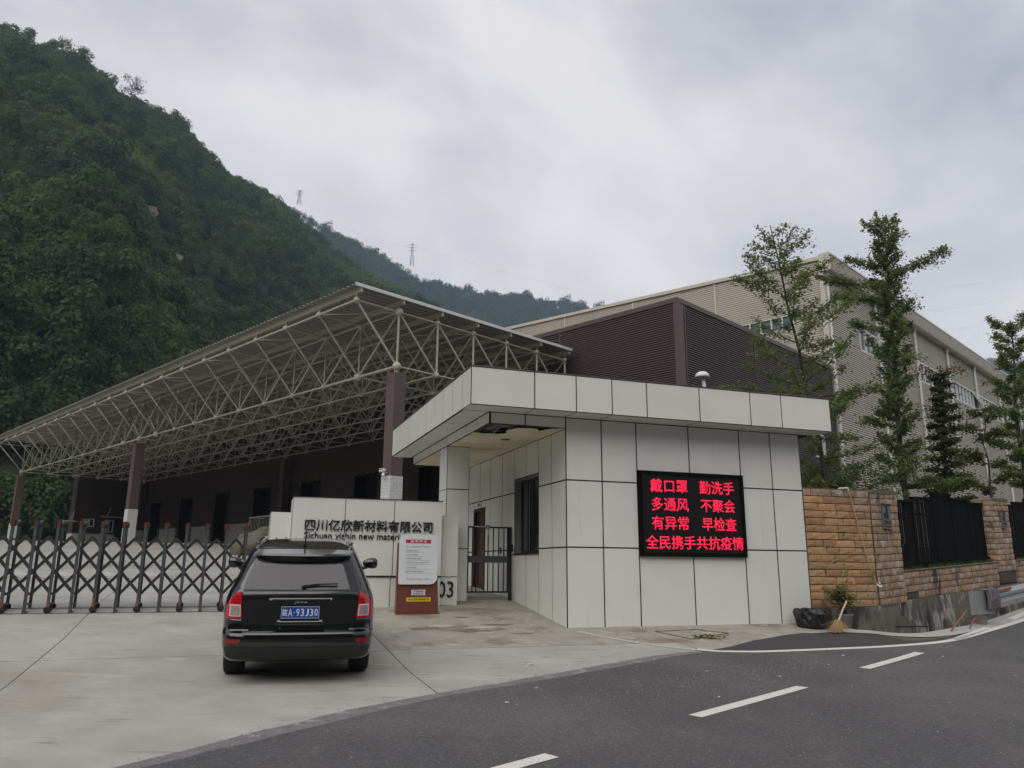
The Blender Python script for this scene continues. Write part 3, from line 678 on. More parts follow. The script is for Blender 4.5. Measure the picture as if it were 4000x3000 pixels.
# ------------------------------------------------------------ the parked SUV
M['paint'] = mat('black_car_paint', (.005, .0052, .006), .12, spec=.6, coat=.6)
M['carplastic'] = mat('car_plastic', (.014, .014, .015), .45)
M['carglass'] = glassy('tinted_glass', (.024, .022, .025), .03)
M['chrome'] = mat('chrome', (.6, .6, .62), .18, metal=1.0)
M['lampred'] = mat('tail_lamp_red', (.48, .006, .012), .12, coat=.5)
M['lampdark'] = mat('tail_lamp_dark_red', (.22, .004, .008), .12, coat=.5)
M['lampclear'] = mat('tail_lamp_clear', (.30, .24, .24), .2, var=(30, .25))
M['lamprim'] = mat('tail_lamp_rim', (.65, .55, .55), .25)
M['plateblue'] = mat('plate_blue', (.012, .055, .30), .4)
M['plateink'] = mat('plate_white', (.62, .66, .72), .4)
def interp(tb, h):
    for (a, x), (b, y) in zip(tb, tb[1:]):
        if h <= b: return x + (y - x) * max(0, (h - a)) / (b - a)
    return tb[-1][1]
CW = [(.25,.80),(.33,.865),(.5,.893),(.75,.905),(.92,.90),(1.0,.885),(1.06,.86),(1.10,.835),(1.3,.752),(1.48,.672),(1.56,.625),(1.60,.585),(1.63,.54),(1.648,.48),(1.66,.38),(1.665,.22)]
CR = [(.25,.30),(.29,.14),(.34,.05),(.42,.01),(.58,.0),(.615,.02),(.64,.075),(.70,.09),(.80,.095),(1.0,.105),(1.08,.125),(1.10,.15),(1.40,.31),(1.52,.40),(1.57,.50),(1.61,.68),(1.64,.95),(1.655,1.25),(1.665,1.6)]
CF = [(.25,4.25),(.33,4.38),(.5,4.44),(.75,4.42),(.92,4.33),(.99,4.1),(1.03,3.45),(1.10,3.28),(1.3,2.95),(1.48,2.65),(1.56,2.45),(1.61,2.25),(1.64,2.1),(1.655,2.0),(1.665,1.9)]
CC = [(.25,.10),(.4,.16),(.6,.17),(1.0,.20),(1.1,.17),(1.5,.15),(1.56,.14),(1.665,.05)]
def rear_y(x, h):
    w, rc = interp(CW, h) * .965, interp(CC, h); ax_ = min(abs(x), w - .001)
    y = interp(CR, h) + .045 * (ax_ / w) ** 2
    e = ax_ - (w - rc)
    if e > 0: y += rc * 1.15 - sqrt(max(0, rc * rc - e * e)) * 1.15
    return y
ph = .012 + atan2(gz(-2.47 - sin(radians(14.5)) * 3.5, 9.54 + cos(radians(14.5)) * 3.5) - gz(-2.70, 10.45), 2.63)
car = bpy.data.objects.new('parked_suv', None); C.objects.link(car)
gr = gz(-2.70, 10.45)
car.matrix_world = Matrix.Translation((-2.475, 9.50, gr - .95 * sin(ph) + .004)) @ Matrix.Rotation(radians(14.3), 4, 'Z') @ Matrix.Rotation(ph, 4, 'X')
car['_p'] = [0, 0, 0]; tag(car, 'black SUV seen from behind, parked facing the closed folding gate', 'car')
hs = [.25,.27,.29,.31,.34,.38,.42,.5,.58,.60,.615,.63,.64,.66,.70,.75,.80,.86,.92,.96,1.0,1.03,1.06,1.08,1.10,1.15,1.2,1.25,1.3,1.35,1.4,1.45,1.48,1.52,1.56,1.59,1.61,1.625,1.64,1.648,1.655,1.66,1.665]
b = MB(); NR, NS = 24, 16
rings = []
for h in hs:
    w = interp(CW, h); yf = interp(CF, h); ring = []
    for k in range(NR + 1):
        x = -w * .965 * cos(pi * k / NR); ring.append((x, rear_y(x, h), h))
    yr_ = ring[-1][1]
    def side(sgn, t):
        y = yr_ + (yf - .25 - yr_) * t; ww = w * (.965 + .035 * min(1, t * 4)) * (1 if t < .75 else 1 - .12 * (t - .75) * 4)
        return (sgn * ww, y, h)
    for k in range(1, NS + 1): ring.append(side(1, k / NS))
    for k in range(1, 12): 
        a = pi * k / 12; ring.append((w * .85 * cos(a), yf - .25 + .25 * sin(a) ** .8, h))
    for k in range(NS, 0, -1): ring.append(side(-1, k / NS))
    rings.append(ring)
n = len(rings[0]); v = [p for r in rings for p in r]
f = [(i*n+k, i*n+(k+1)%n, (i+1)*n+(k+1)%n, (i+1)*n+k) for i in range(len(hs)-1) for k in range(n)]
b.add(v, f + [tuple(range(n-1,-1,-1)), tuple((len(hs)-1)*n+k for k in range(n))])
b.build('body', M['paint'], car, smooth=True)
def rpatch(name, rows, m, off=.004, th=.0, par=None, cols=10, smooth=True):
    """rows of (h, x0, x1) laid on the rear surface, raised by off+th"""
    b = MB(); n = cols + 1; vo, vi = [], []
    for row in rows:
        h, x0, x1 = row[:3]; o_ = row[3] if len(row) > 3 else off + th
        for k in range(n):
            x = x0 + (x1 - x0) * k / cols; y = rear_y(x, h); vo.append((x, y - o_, h)); vi.append((x, y + .01, h))
    R = len(rows); N_ = R * n
    fo = [(i*n+k+1, i*n+k, (i+1)*n+k, (i+1)*n+k+1) for i in range(R-1) for k in range(cols)]
    fo = [tuple(reversed(q)) for q in fo]
    b.add(vo + vi, fo)
    edge = [k for k in range(n)] + [i*n+cols for i in range(1, R)] + [(R-1)*n+k for k in range(cols-1, -1, -1)] + [i*n for i in range(R-2, 0, -1)]
    for i in range(len(edge)):
        a, c = edge[i], edge[(i+1) % len(edge)]; n0 = len(b.v); P4 = [b.v[q] for q in (a, c, c+N_, a+N_)]; b.v += P4; b.f.append((n0, n0+1, n0+2, n0+3)); b.mi.append(0)
    me = b.mesh(name, m, smooth); bb = bmesh.new(); bb.from_mesh(me); big = [f for f in bb.faces if f.index < len(fo)]
    for f in big:
        f.normal_update()
        if f.normal.y > 0: f.normal_flip()
    bb.to_mesh(me); bb.free()
    o = bpy.data.objects.new(name, me); C.objects.link(o); o.parent = par or car; o['_off'] = [0, 0, 0]; o['_p'] = [0, 0, 0]; return o
def lerp_rows(kp, n=10):
    out = []
    for i in range(n + 1):
        h = kp[0][0] + (kp[-1][0] - kp[0][0]) * i / n
        out.append((h, interp([(a, b_) for a, b_, c_ in kp], h), interp([(a, c_) for a, b_, c_ in kp], h)))
    return out
gl = rpatch('rear_window', lerp_rows([(1.10, -.655, .655), (1.14, -.66, .66), (1.44, -.565, .565), (1.47, -.54, .54)], 12), M['carglass'], .003, 0, cols=20)
tg_ = rpatch('tailgate', lerp_rows([(.645, -.54, .54), (.66, -.60, .60), (.80, -.655, .655), (1.06, -.665, .665), (1.085, -.665, .665)], 14), M['paint'], .004, .010, cols=20)
rpatch('tailgate_ledge', [(.606, -.62, .62, .05), (.612, -.62, .62, .056), (.640, -.64, .64, .016)], M['paint'], .012, .02, cols=20)
rpatch('glass_trim', [(1.085, -.662, .662), (1.10, -.66, .66)], M['paint'], .012, .012, cols=20)
rpatch('moulding', [(.975, -.33, .33, .02), (.984, -.35, .35, .055), (1.012, -.37, .37, .014)], M['paint'], .014, .030, tg_, cols=16)
rpatch('grip', [(.700, -.285, .285, .02), (.706, -.285, .285, .060), (.757, -.25, .25, .014)], M['paint'], .016, .012, tg_, cols=16)
# bumper: matt lower part
rpatch('bumper', lerp_rows([(.30, -.52, .52), (.32, -.70, .70), (.36, -.80, .80), (.46, -.83, .83)], 8), M['carplastic'], .006, .006, cols=26)
# tail lamps
for s in (-1, 1):
    kp = [(.775, .655, .835), (.80, .655, .845), (.92, .668, .835), (.99, .672, .80), (1.03, .675, .765), (1.075, .68, .715)]
    rows = [(h, s*a, s*c) for h, a, c in lerp_rows(kp, 12)]
    tl = rpatch('tail_lamp', rows, M['lampred'], .008, .014, cols=10)
    rpatch('lamp_rim', [(h, s*a, s*c) for h, a, c in ((.80, .672, .792), (.806, .668, .800), (.925, .676, .800), (.931, .68, .795))], M['lamprim'], .025, .003, tl, cols=8)
    rpatch('reversing_lamp', [(h, s*a, s*c) for h, a, c in ((.812, .680, .789), (.918, .685, .789))], M['lampclear'], .029, .002, tl, cols=8)
    for h in (.955, .985, 1.015): rpatch('lamp_stripe', [(h, s*(.690), s*(.80 if h < .97 else .775 if h < 1 else .745)), (h+.010, s*.690, s*(.795 if h < .97 else .77 if h < 1 else .735))], M['lampdark'], .024, .002, tl, cols=6)
    rpatch('lamp_shelf', [(.738, s*.66, s*.82, .012), (.742, s*.66, s*.825, .055), (.773, s*.655, s*.84, .012)], M['paint'], .02, .012, cols=8)
    rpatch('rear_reflector', [(.505, s*.672, s*.80), (.515, s*.66, s*.815), (.548, s*.645, s*.82), (.556, s*.65, s*.815)], M['lampdark'], .004, .006, cols=8)
    # side glass
    b = MB(); 
    for y0, y1, t0, t1 in ((.80, 1.25, .95, 1.22), (1.30, 2.15, 1.27, 2.12), (2.2, 3.05, 2.17, 2.75)):
        v = []
        for h, ya, yb in ((1.09, y0, y1), (1.25, (y0*.6+t0*.4), (y1*.6+t1*.4)), (1.42, (y0*.1+t0*.9), (y1*.1+t1*.9)), (1.50, t0+.05, t1-.03)):
            w = interp(CW, h); v += [(s*(w*(.965+.035*min(1, max(0, (ya-.4)*1.4)))+.004), ya, h), (s*(w+.004), yb, h)]
        q = [(2*i, 2*i+1, 2*i+3, 2*i+2) for i in range(3)]; b.add(v, q if s < 0 else [tuple(reversed(k)) for k in q])
    b.build('side_window', M['carglass'], car)
    # mirror
    b = MB(); v = []
    for k, (xx, sc) in enumerate(((.87, .35), (.93, .75), (1.0, 1.0), (1.06, .92), (1.09, .6))):
        for j in range(12):
            a = 2*pi*j/12; v.append((s*xx, 2.75 + .07*cos(a)*sc, 1.185 + .088*sin(a)*sc))
    f = [(i*12+j, i*12+(j+1)%12, (i+1)*12+(j+1)%12, (i+1)*12+j) for i in range(4) for j in range(12)] + [tuple(range(12)), tuple(48+j for j in range(12))]
    b.add(v, f); b.bar((s*.84, 2.77, 1.10), (s*.95, 2.76, 1.13), .05, .05); b.build('wing_mirror', M['paint'], car, smooth=True)
    # roof rail
    b = MB(); b.tube([(s*.565, .66, 1.565), (s*.575, .78, 1.60), (s*.58, 1.2, 1.632), (s*.575, 2.0, 1.645), (s*.565, 2.5, 1.63), (s*.56, 2.55, 1.60)], [.03, .032, .024, .022, .022, .02], 8)
    b.bar((s*.58, 1.0, 1.60), (s*.588, 1.0, 1.675), .05, .03); b.build('roof_rail', M['paint'], car, smooth=True)
    for yw in (.93, 3.56):
        b = MB(); b.lathe((s*.755, yw, .345), [(.20, -.11), (.325, -.115), (.343, -.095), (.348, -.06), (.348, .06), (.343, .095), (.325, .115), (.22, .11), (.19, .09)], 32, axis='X')
        wl = b.build('wheel', M['rubber'], car, smooth=True)
        b = MB(); b.lathe((s*.755, yw, .345), [(.215, .09), (.21, .10), (.06, .085), (.03, .10)] if s > 0 else [(.215, -.09), (.21, -.10), (.06, -.085), (.03, -.10)], 20, axis='X'); b.build('rim', M['galv'], wl)
    # wheel arch lip
    b = MB(); b.tube([(s*.872, .93 + .42*cos(a), .33 + .42*sin(a)) for a in [pi*(.22 + .56*k/14) for k in range(15)]], .022, 6); b.build('wheel_arch', M['carplastic'], car, smooth=True)
# spoiler over the glass
b = MB(); v = []
xs_ = [-.56 + 1.12*k/14 for k in range(15)]
for x in xs_:
    e = (abs(x)/.56)**6; y0 = .235 + .06*(x/.56)**2 + .06*e
    v += [(x, y0, 1.505), (x, y0+.02, 1.535-.015*e), (x, .50, 1.592-.02*e), (x, .66, 1.60-.02*e), (x, .60, 1.50), (x, .40, 1.40+.06*e), (x, y0+.05, 1.43+.06*e)]
f = [(i*7+k, i*7+(k+1)%7, (i+1)*7+(k+1)%7, (i+1)*7+k) for i in range(14) for k in range(7)] + [tuple(range(6,-1,-1)), tuple(98+k for k in range(7))]
b.add(v, f); b.build('spoiler', M['paint'], car)
b = MB(); b.box(-.004, .004, .25, .62, 1.55, 1.615); b.build('spoiler_seam', M['joint'], car)
b = MB()
for x in (-.40, -.27, -.135, .0, .135, .27, .40): b.bar((x, .90, 1.632 - .10*x*x), (x, 2.0, 1.668 - .10*x*x), .022, .012)
b.build('roof_rib', M['paint'], car)
b = MB(); b.tube([(0, .74, 1.61), (.003, .70, 1.68), (.01, .50, 2.0)], [.022, .010, .003], 8); b.build('antenna', M['black'], car, smooth=True)
# wiper
b = MB(); yw = rear_y(.1, 1.15) - .03
b.bar((.03, yw+.0, 1.135), (.20, yw-.0, 1.16), .022, .022); b.bar((.0, yw+.01, 1.125), (.05, yw, 1.14), .045, .03); b.bar((.13, yw-.005, 1.158), (.42, yw-.002, 1.166), .018, .016); b.build('wiper', M['black'], car)
# badge, plate
text('Jeep', 'badge', M['chrome'], car, -.075, rear_y(0, .965)-.022, .942, w=.155, h=.040, ex=.006, bold=.03)
b = MB(); b.box(-.22, .22, .052, .064, .778, .918); pt = b.build('number_plate', M['plateblue'], car); pt['_p'] = [0, 0, 0]
b = MB()
for q in ((-.215, .215, .911, .9145), (-.215, .215, .7815, .785), (-.2155, -.212, .785, .911), (.212, .2155, .785, .911)): b.box(q[0], q[1], .0505, .053, q[2], q[3])
b.build('plate_border', M['plateink'], pt)
b = MB()
for x in (-.115, .115): b.lathe((x, .049, .900), [(.009, 0), (.008, -.004)], 8, axis='Y')
b.build('plate_screw', M['chrome'], pt)
text('皖', 'plate_letter', M['plateink'], pt, -.203, .0505, .805, w=.055, h=.085, ex=.001, bold=.012)
text('A', 'plate_letter', M['plateink'], pt, -.138, .0505, .805, w=.050, h=.085, ex=.001, bold=.012)
b = MB(); b.lathe((-.070, .0505, .848), [(.006, 0), (.006, -.001)], 8, axis='Y'); b.build('plate_letter', M['plateink'], pt)
for k, ch in enumerate('93J30'): text(ch, 'plate_letter', M['plateink'], pt, -.048 + .052*k, .0505, .805, w=.040, h=.085, ex=.001, bold=.012)
b = MB(); b.lathe((.50, .13, .335), [(.042, -.06), (.040, .10), (.030, .10), (.030, -.055)], 16, axis='Y'); b.build('exhaust', M['carplastic'], car, smooth=True)
b = MB(); b.lathe((-.05, .62, .275), [(.05, -.36), (.095, -.33), (.095, .33), (.05, .36)], 16, axis='X'); b.build('silencer', M['postc'], car, smooth=True)
b = MB(); b.box(-.62, .62, .85, 1.0, .28, .36); b.build('rear_axle', M['carplastic'], car)
b = MB(); b.lathe((-.22, .06, .675), [(.006, 0), (.006, -.03)], 8, axis='Y'); b.build('bolt', M['chrome'], car)

done_ = set()
def squash(o):
    for ch in [k for k in bpy.data.objects if k.parent == o]:
        if ch.type == 'MESH' and ch.data.name not in done_:
            done_.add(ch.data.name)
            for v_ in ch.data.vertices:
                if v_.co.z > 1.15: v_.co.z = 1.15 + (v_.co.z - 1.15) * .93
                if v_.co.z > 1.5: v_.co.z = 1.5 + (v_.co.z - 1.5) * .75
        squash(ch)
squash(car)
# ------------------------------------------------------------ space frame loading canopy
BY_, BX_ = 2.452, 1.893
ZB, ZU, ZR = 7.15, 9.24, 9.70
cn = root('loading_canopy', 'large flat canopy on cream space frame trusses reaching over the loading yard', 'canopy', GW, (3.8, 24, 1.2))
sph = MB()
def sphere(mbv, r, n=12, m_=8):
    mbv.lathe((0,0,0), [(max(.001, r*sin(pi*k/m_)), -r*cos(pi*k/m_)) for k in range(m_+1)], n)
sphere(sph, .115); SPH = sph.mesh('node', M['steel'], True)
sph2 = MB(); sphere(sph2, .17); SPB = sph2.mesh('node', M['steel'], True)
NI, NJ = 21, 6
def top(i, j): return (j * BX_, i * BY_, ZU)
def bot(i, j): return (j * BX_, i * BY_, ZB)
bars = []
nodes = []
for i in range(NI):
    for j in range(-1, NJ):
        nodes.append((top(i, j), (i <= 1 and j == 0) or (i in (9, 10, 11) and j in (0, 1))))
        if j >= 0: nodes.append((bot(i, j), (i, j) in ((0, 0), (1, 0), (9, 0), (10, 0), (11, 0), (20, 0), (10, 5))))
        if j < NJ-1: bars.append((top(i, j), top(i, j+1), .030))
        if i < NI-1: bars.append((top(i, j), top(i+1, j), .034 if j < 2 else .028))
        if j >= 0:
            bars.append((bot(i, j), top(i, j), .036 if i == 0 else .028))
            if j < NJ-1: bars.append((bot(i, j), bot(i, j+1), .028))
            if i < NI-1: bars.append((bot(i, j), bot(i+1, j), .042 if j == 0 and (i < 2 or 8 < i < 12 or i > 17) else .032))
            if i < NI-1: bars.append((top(i, j), bot(i+1, j), .034 if not (8 < i < 12) else .05))
            if i > 0 and (i, j) in ((9, 0), (10, 0), (11, 0)): bars.append((top(i, j), bot(i-1, j), .05))
            if j < NJ-1: bars.append((top(i, j), bot(i, j+1), .030))
        if j == -1: bars.append((top(i, -1), bot(i, 0), .034))
        if j < NJ-1 and i < NI-1 and (i % 2 == 0):    # bracing in the top layer
            bars.append((top(i+1 if (j % 2) else i, j), top(i if (j % 2) else i+1, j+1), .022))
eye = GW.l((0, 0, 0))
def near(p): return (Vector(p) - eye).length
nodes.sort(key=lambda q: near(q[0]))
for p, big in nodes[:290]: place(SPB if big else SPH, 'node', cn, p)
ub = MB(); ub.tube([(0,0,0), (0,0,1)], 1.0, 8); UB = ub.mesh('strut', M['steel'], True)
bars.sort(key=lambda q: min(near(q[0]), near(q[1])))
rest = MB()
for idx, (a, b_, r) in enumerate(bars):
    a, b_ = Vector(a), Vector(b_); d = b_ - a
    if idx < 290:
        place(UB, 'strut', cn, a, rot=d.to_track_quat('Z', 'Y').to_euler(), scale=(r*1.22, r*1.22, d.length))
    else: rest.tube([a, b_], r*1.2, 6)
rest.build('far_struts', M['steel'], cn, smooth=True, kind='stuff')
# purlins on stub posts, then ribbed roof sheets
for j in range(-1, NJ):
    b = MB(); x = j * BX_; b.box(x-.035, x+.035, -.30, 49.15, ZR-.20, ZR-.03); b.box(x-.035, x+.09, -.30, 49.15, ZR-.215, ZR-.20)
    for i in range(NI): b.tube([(x, i*BY_, ZU+.08), (x, i*BY_, ZR-.21)], .028, 6)
    b.build('purlin', M['steel'], cn)
prof = [(0, 0), (.20, 0), (.225, .055), (.275, .055), (.30, 0)]
nk = int((49.35 + .32) / .9)
def roofsheet():
    pts = []
    for s in range(3): pts += [(s*.3 + y, z) for y, z in prof[:-1]]
    pts.append((.9, 0)); b = MB(); n = len(pts)
    v = [(x, y, z + dz) for dz in (0, .012) for x in (0, 11.78) for y, z in pts]
    f = [(k+1, k, n+k, n+k+1) for k in range(n-1)] + [(2*n+k, 2*n+k+1, 3*n+k+1, 3*n+k) for k in range(n-1)] + [(k, k+1, 2*n+k+1, 2*n+k) for k in range(n-1)] + [(n+k+1, n+k, 3*n+k, 3*n+k+1) for k in range(n-1)]
    b.add(v, f); return b.mesh('roof_sheet', M['roofsheet'])
RS = roofsheet()
for k in range(nk): place(RS, 'roof_sheet', cn, (-2.18, -.32 + .9*k, ZR - .028))
b = MB(); b.box(-2.18, 9.60, -.345, -.32, ZR-.06, ZR+.06); b.build('edge_flashing', M['white'], cn)
# columns, the first with its white tiled foot
def column(i, j, zt, base_top, tiled):
    x, y = j*BX_ + (.02 if j else 0), i*BY_; wx = GW.w((x, y, 0)); zg = gz(wx.x, wx.y) - .3
    b = MB(); b.box(x-.25, x+.25, y-.25, y+.25, base_top, zt); col = b.build('column', M['column'], cn)
    b = MB(); b.box(x-.27, x+.27, y-.27, y+.27, zg, base_top); fo = b.build('column_foot', M['grout'] if tiled else M['tile'], col)
    b = MB(); b.box(x-.12, x+.12, y-.12, y+.12, zt, zt+.03)
    for sx in (-1, 1): b.bar((x+sx*.10, y, zt+.03), (x+sx*.05, y, ZB-.10), .03)
    b.tube([(x, y, zt+.03), (x, y, ZB-.1)], .05, 8); b.build('bearing', M['steel'], col)
    if tiled:
        TL = MB(); TL.box(-.128, .128, -.008, 0, .004, .106); TM = TL.mesh('tile', M['tile'])
        TH = MB(); TH.box(-.062, .062, -.008, 0, .004, .106); TN = TH.mesh('tile', M['tile'])
        for r in range(19):
            z = base_top - .11 * (r + 1)
            for face in (0, 1):
                offs = [(-.1375, TM), (.135, TM)] if r % 2 else [(-.205, TN), (0, TM), (.2, TN)]
                for o_, t_ in offs:
                    if face == 0: place(t_, 'tile', fo, (x + o_, y - .271, z))
                    else: place(t_, 'tile', fo, (x - .271, y + o_, z), rot=(0, 0, -pi/2))
    return col
c1 = column(0, 0, 6.86, 3.10, True); column(10, 0, 6.86, 3.06, False); column(20, 0, 6.86, 3.06, False)
column(10, 5, 6.90, 2.9, False); column(0, 5, 6.90, 2.9, False); column(20, 5, 6.9, 2.9, False)
# high bay lamps hung in the truss
lm_ = MB(); lm_.lathe((0,0,0), [(.24, 0), (.23, .03), (.10, .16), (.06, .30), (.03, .32)], 16); lm_.tube([(0,0,.3), (0,0,.95)], .012, 5); LMM = lm_.mesh('high_bay_lamp', M['galv'], True)
for k, (x, y) in enumerate(((5.7, 13.5), (5.7, 20.9), (5.7, 28.2), (5.7, 35.5), (1.9, 8.6), (1.9, 18.4), (1.9, 25.7), (1.9, 33.1))):
    o = bpy.data.objects.new('high_bay_lamp', LMM); C.objects.link(o); o.matrix_world = GW.m @ Matrix.Translation((x+.9, y+1.2, 8.30))
    tag(o, 'round grey high bay lamp hanging inside the canopy trusses', 'lamp', 'high bay lamps under the canopy')
cv = root('security_camera', 'small white security camera fixed to the brown canopy column above its tiles', 'camera', GW, (-.26, 0, 3.2))
b = MB(); b.bar((-.25, 0, 3.22), (-.42, -.02, 3.22), .04); b.tube([(-.40, -.10, 3.30), (-.42, .16, 3.27)], .05, 10); b.box(-.48, -.36, -.06, .16, 3.33, 3.35); b.build('housing', M['white'], cv)
b = MB(); b.lathe((-.42, -.04, 3.10), [(.02, -.06), (.06, -.02), (.06, .04), (.03, .09)], 12); b.build('dome', M['white'], cv, smooth=True)

# ------------------------------------------------------------ sheet metal buildings
def ribbed(name, axis, u0, u1, z0, z1, at, out, pitch, depth, m, parent, top1=None, **kw):
    """horizontally ribbed wall sheet in the plane axis=at; out = +1/-1 outward side; top1: other height at u1"""
    b = MB(); prof_ = [(0, 0), (.40, 0), (.46, 1), (.94, 1)]; zs = []
    z = z0; tmax = max(z1, top1 or z1)
    while z < tmax - 1e-6:
        for p, d in prof_:
            if z + p*pitch < tmax: zs.append((z + p*pitch, d*depth))
        z += pitch
    zs.append((tmax, 0)); v = []
    for zz, d in zs:
        for u in (u0, u1):
            v.append((at + out*d, u, zz) if axis == 'x' else (u, at + out*d, zz))
    f = [(2*k, 2*k+1, 2*k+3, 2*k+2) for k in range(len(zs)-1)]
    if (axis == 'x') == (out < 0): f = [tuple(reversed(q)) for q in f]
    b.add(v, f)
    if top1 is None or abs(top1 - z1) < 1e-4: return b.build(name, m, parent, **kw)
    # sloping top
    off = parent['_p']; me = b.mesh(name, m, False, off); bb = bmesh.new(); bb.from_mesh(me)
    p0 = Vector((at, u0, z1)) if axis == 'x' else Vector((u0, at, z1)); p1 = Vector((at, u1, top1)) if axis == 'x' else Vector((u1, at, top1))
    d = p1 - p0; nrm = Vector((0, -d.z, d.y)) if axis == 'x' else Vector((-d.z, 0, d.x))
    if nrm.z < 0: nrm = -nrm
    bmesh.ops.bisect_plane(bb, geom=bb.verts[:]+bb.edges[:]+bb.faces[:], plane_co=p0 - Vector(off), plane_no=nrm, clear_outer=True)
    bb.to_mesh(me); bb.free(); o = bpy.data.objects.new(name, me); C.objects.link(o); o.parent = parent; o['_off'] = list(off); return tag(o, **kw)
bw = root('brown_warehouse', 'dark brown ribbed warehouse with a row of dock doors behind the canopy', 'warehouse', GW, (15, 20, 1.2))
BT_ = 10.90; WX = 9.90; PB = .10; DB = .085
doors = [(2.3, 4.6), (8.5, 10.84), (14.64, 16.9), (20.66, 23.0), (26.83, 29.25), (33.07, 35.35), (39.3, 41.6), (45.56, 47.8)]
us = sorted(set([-5.77, .57, 6.5, 12.7, 18.8, 24.9, 31.1, 37.3, 43.5, 49.67]))
for a, b_ in zip(us, us[1:]):
    ribbed('wall_sheet', 'x', a+.01, b_-.01, 5.30, BT_-.16, WX, -1, PB, DB, M['brown'], bw)
segs = [-5.77] + [q for d in doors for q in d] + [49.67]
for a, b_ in zip(segs[::2], segs[1::2]):
    ribbed('wall_sheet', 'x', a, b_, 2.9, 5.30, WX, -1, PB, DB, M['brown'], bw)
    b = MB(); b.box(WX-.10, WX+.5, a, b_, .2, 2.895); b.build('dock_wall', M['dock'], bw)
M['hazard'] = mat('hazard_stripes', (.02, .02, .018), .6)
def hz():
    m = M['hazard']; t = m.node_tree; L = t.links.new; geo = N(t, 'ShaderNodeNewGeometry'); sx = N(t, 'ShaderNodeSeparateXYZ'); L(geo.outputs['Position'], sx.inputs[0])
    a = N(t, 'ShaderNodeMath', operation='ADD'); L(sx.outputs[0], a.inputs[0]); L(sx.outputs[2], a.inputs[1])
    b_ = N(t, 'ShaderNodeMath', operation='MULTIPLY'); L(a.outputs[0], b_.inputs[0]); b_.inputs[1].default_value = 2.6
    c_ = N(t, 'ShaderNodeMath', operation='FRACT'); L(b_.outputs[0], c_.inputs[0])
    d_ = N(t, 'ShaderNodeMath', operation='GREATER_THAN'); L(c_.outputs[0], d_.inputs[0]); d_.inputs[1].default_value = .58
    x = N(t, 'ShaderNodeMixRGB'); L(d_.outputs[0], x.inputs[0]); x.inputs[1].default_value = (.02, .02, .018, 1); x.inputs[2].default_value = (.20, .165, .07, 1)
    L(x.outputs[0], t.nodes['Principled BSDF'].inputs['Base Color'])
hz()
for a, b_ in doors:
    b = MB(); b.box(WX+.75, WX+.8, a, b_, 1.0, 5.3); dd = b.build('dock_door', M['dark'], bw)
    b = MB()
    b.box(WX-.06, WX+.75, a-.0, a+.05, .5, 5.25); b.box(WX-.06, WX+.75, b_-.05, b_, .5, 5.25); b.box(WX-.06, WX+.75, a+.05, b_-.05, 5.25, 5.29); b.build('dock_surround', M['dark'], dd)
    b = MB(); b.box(WX-.16, WX-.101, a-.28, a, 1.2, 2.88); b.box(WX-.16, WX-.101, b_, b_+.28, 1.2, 2.88); b.build('bumper_guard', M['hazard'], dd)
    b = MB(); b.box(WX-.13, WX-.09, a-.06, b_+.06, 5.27, 5.33); b.build('door_edge_strip', M['hazard'], dd)
# front gable of the brown block
us = [9.90, 10.32, 16.34, 22.3, 25.25]
for a, b_ in zip(us, us[1:]):
    if b_ > 25: ribbed('wall_sheet', 'y', a+.01, b_, 0, 5.6, -5.77, -1, PB, DB, M['brown'], bw); ribbed('wall_sheet', 'y', a+.01, b_, 6.85, BT_-.16, -5.77, -1, PB, DB, M['brown'], bw); ribbed('wall_sheet', 'y', 23.6, b_, 5.6, 6.85, -5.77, -1, PB, DB, M['brown'], bw)
    else: ribbed('wall_sheet', 'y', a+.01, b_-.01, 0, BT_-.16, -5.77, -1, PB, DB, M['brown'], bw)
b = MB(); b.box(22.3, 23.6, -5.7, -5.68, 5.6, 6.85); wdw = b.build('window', M['glass'], bw)
b = MB()
for q in ((22.3, 22.38), (22.9, 22.96), (23.52, 23.6)): b.box(q[0], q[1], -5.83, -5.70, 5.6, 6.85)
b.box(22.38, 23.52, -5.82, -5.71, 5.6, 5.67); b.box(22.38, 23.52, -5.82, -5.71, 6.78, 6.85); b.build('frame', M['white'], wdw)
b = MB(); b.box(WX-.125, WX+.05, -5.895, 49.6, BT_-.16, BT_+.04); b.build('parapet_cap', M['browntrim'], bw)
b = MB(); b.box(WX+.05, 25.3, -5.895, -5.70, BT_-.16, BT_+.04); b.build('parapet_cap', M['browntrim'], bw)
b = MB(); b.box(WX-.115, WX+.10, -5.885, -5.66, .2, BT_-.16); b.box(WX+.10, WX+.30, -5.88, -5.70, .2, BT_-.16); b.build('corner_trim', M['browntrim'], bw)
b = MB(); b.box(25.1, 25.32, -5.89, -5.6, .2, BT_+.02); b.build('corner_trim', M['browntrim'], bw)
for y in (.57, 12.7, 24.9, 37.3): b = MB(); b.box(WX-.108, WX-.086, y-.03, y+.03, 2.9 if y < 1 else 5.35, BT_-.16); b.build('seam_strip', M['browntrim'], bw)
for x in (10.32, 16.34): b = MB(); b.box(x-.03, x+.03, -5.88, -5.858, .2, BT_-.16); b.build('seam_strip', M['browntrim'], bw)
b = MB(); b.box(WX+.1, 26, -5.6, 49.6, BT_-.3, BT_-.25); b.box(WX+1.2, WX+1.25, -5.6, 49.6, 0, BT_-.3); b.build('roof', M['browntrim'], bw)
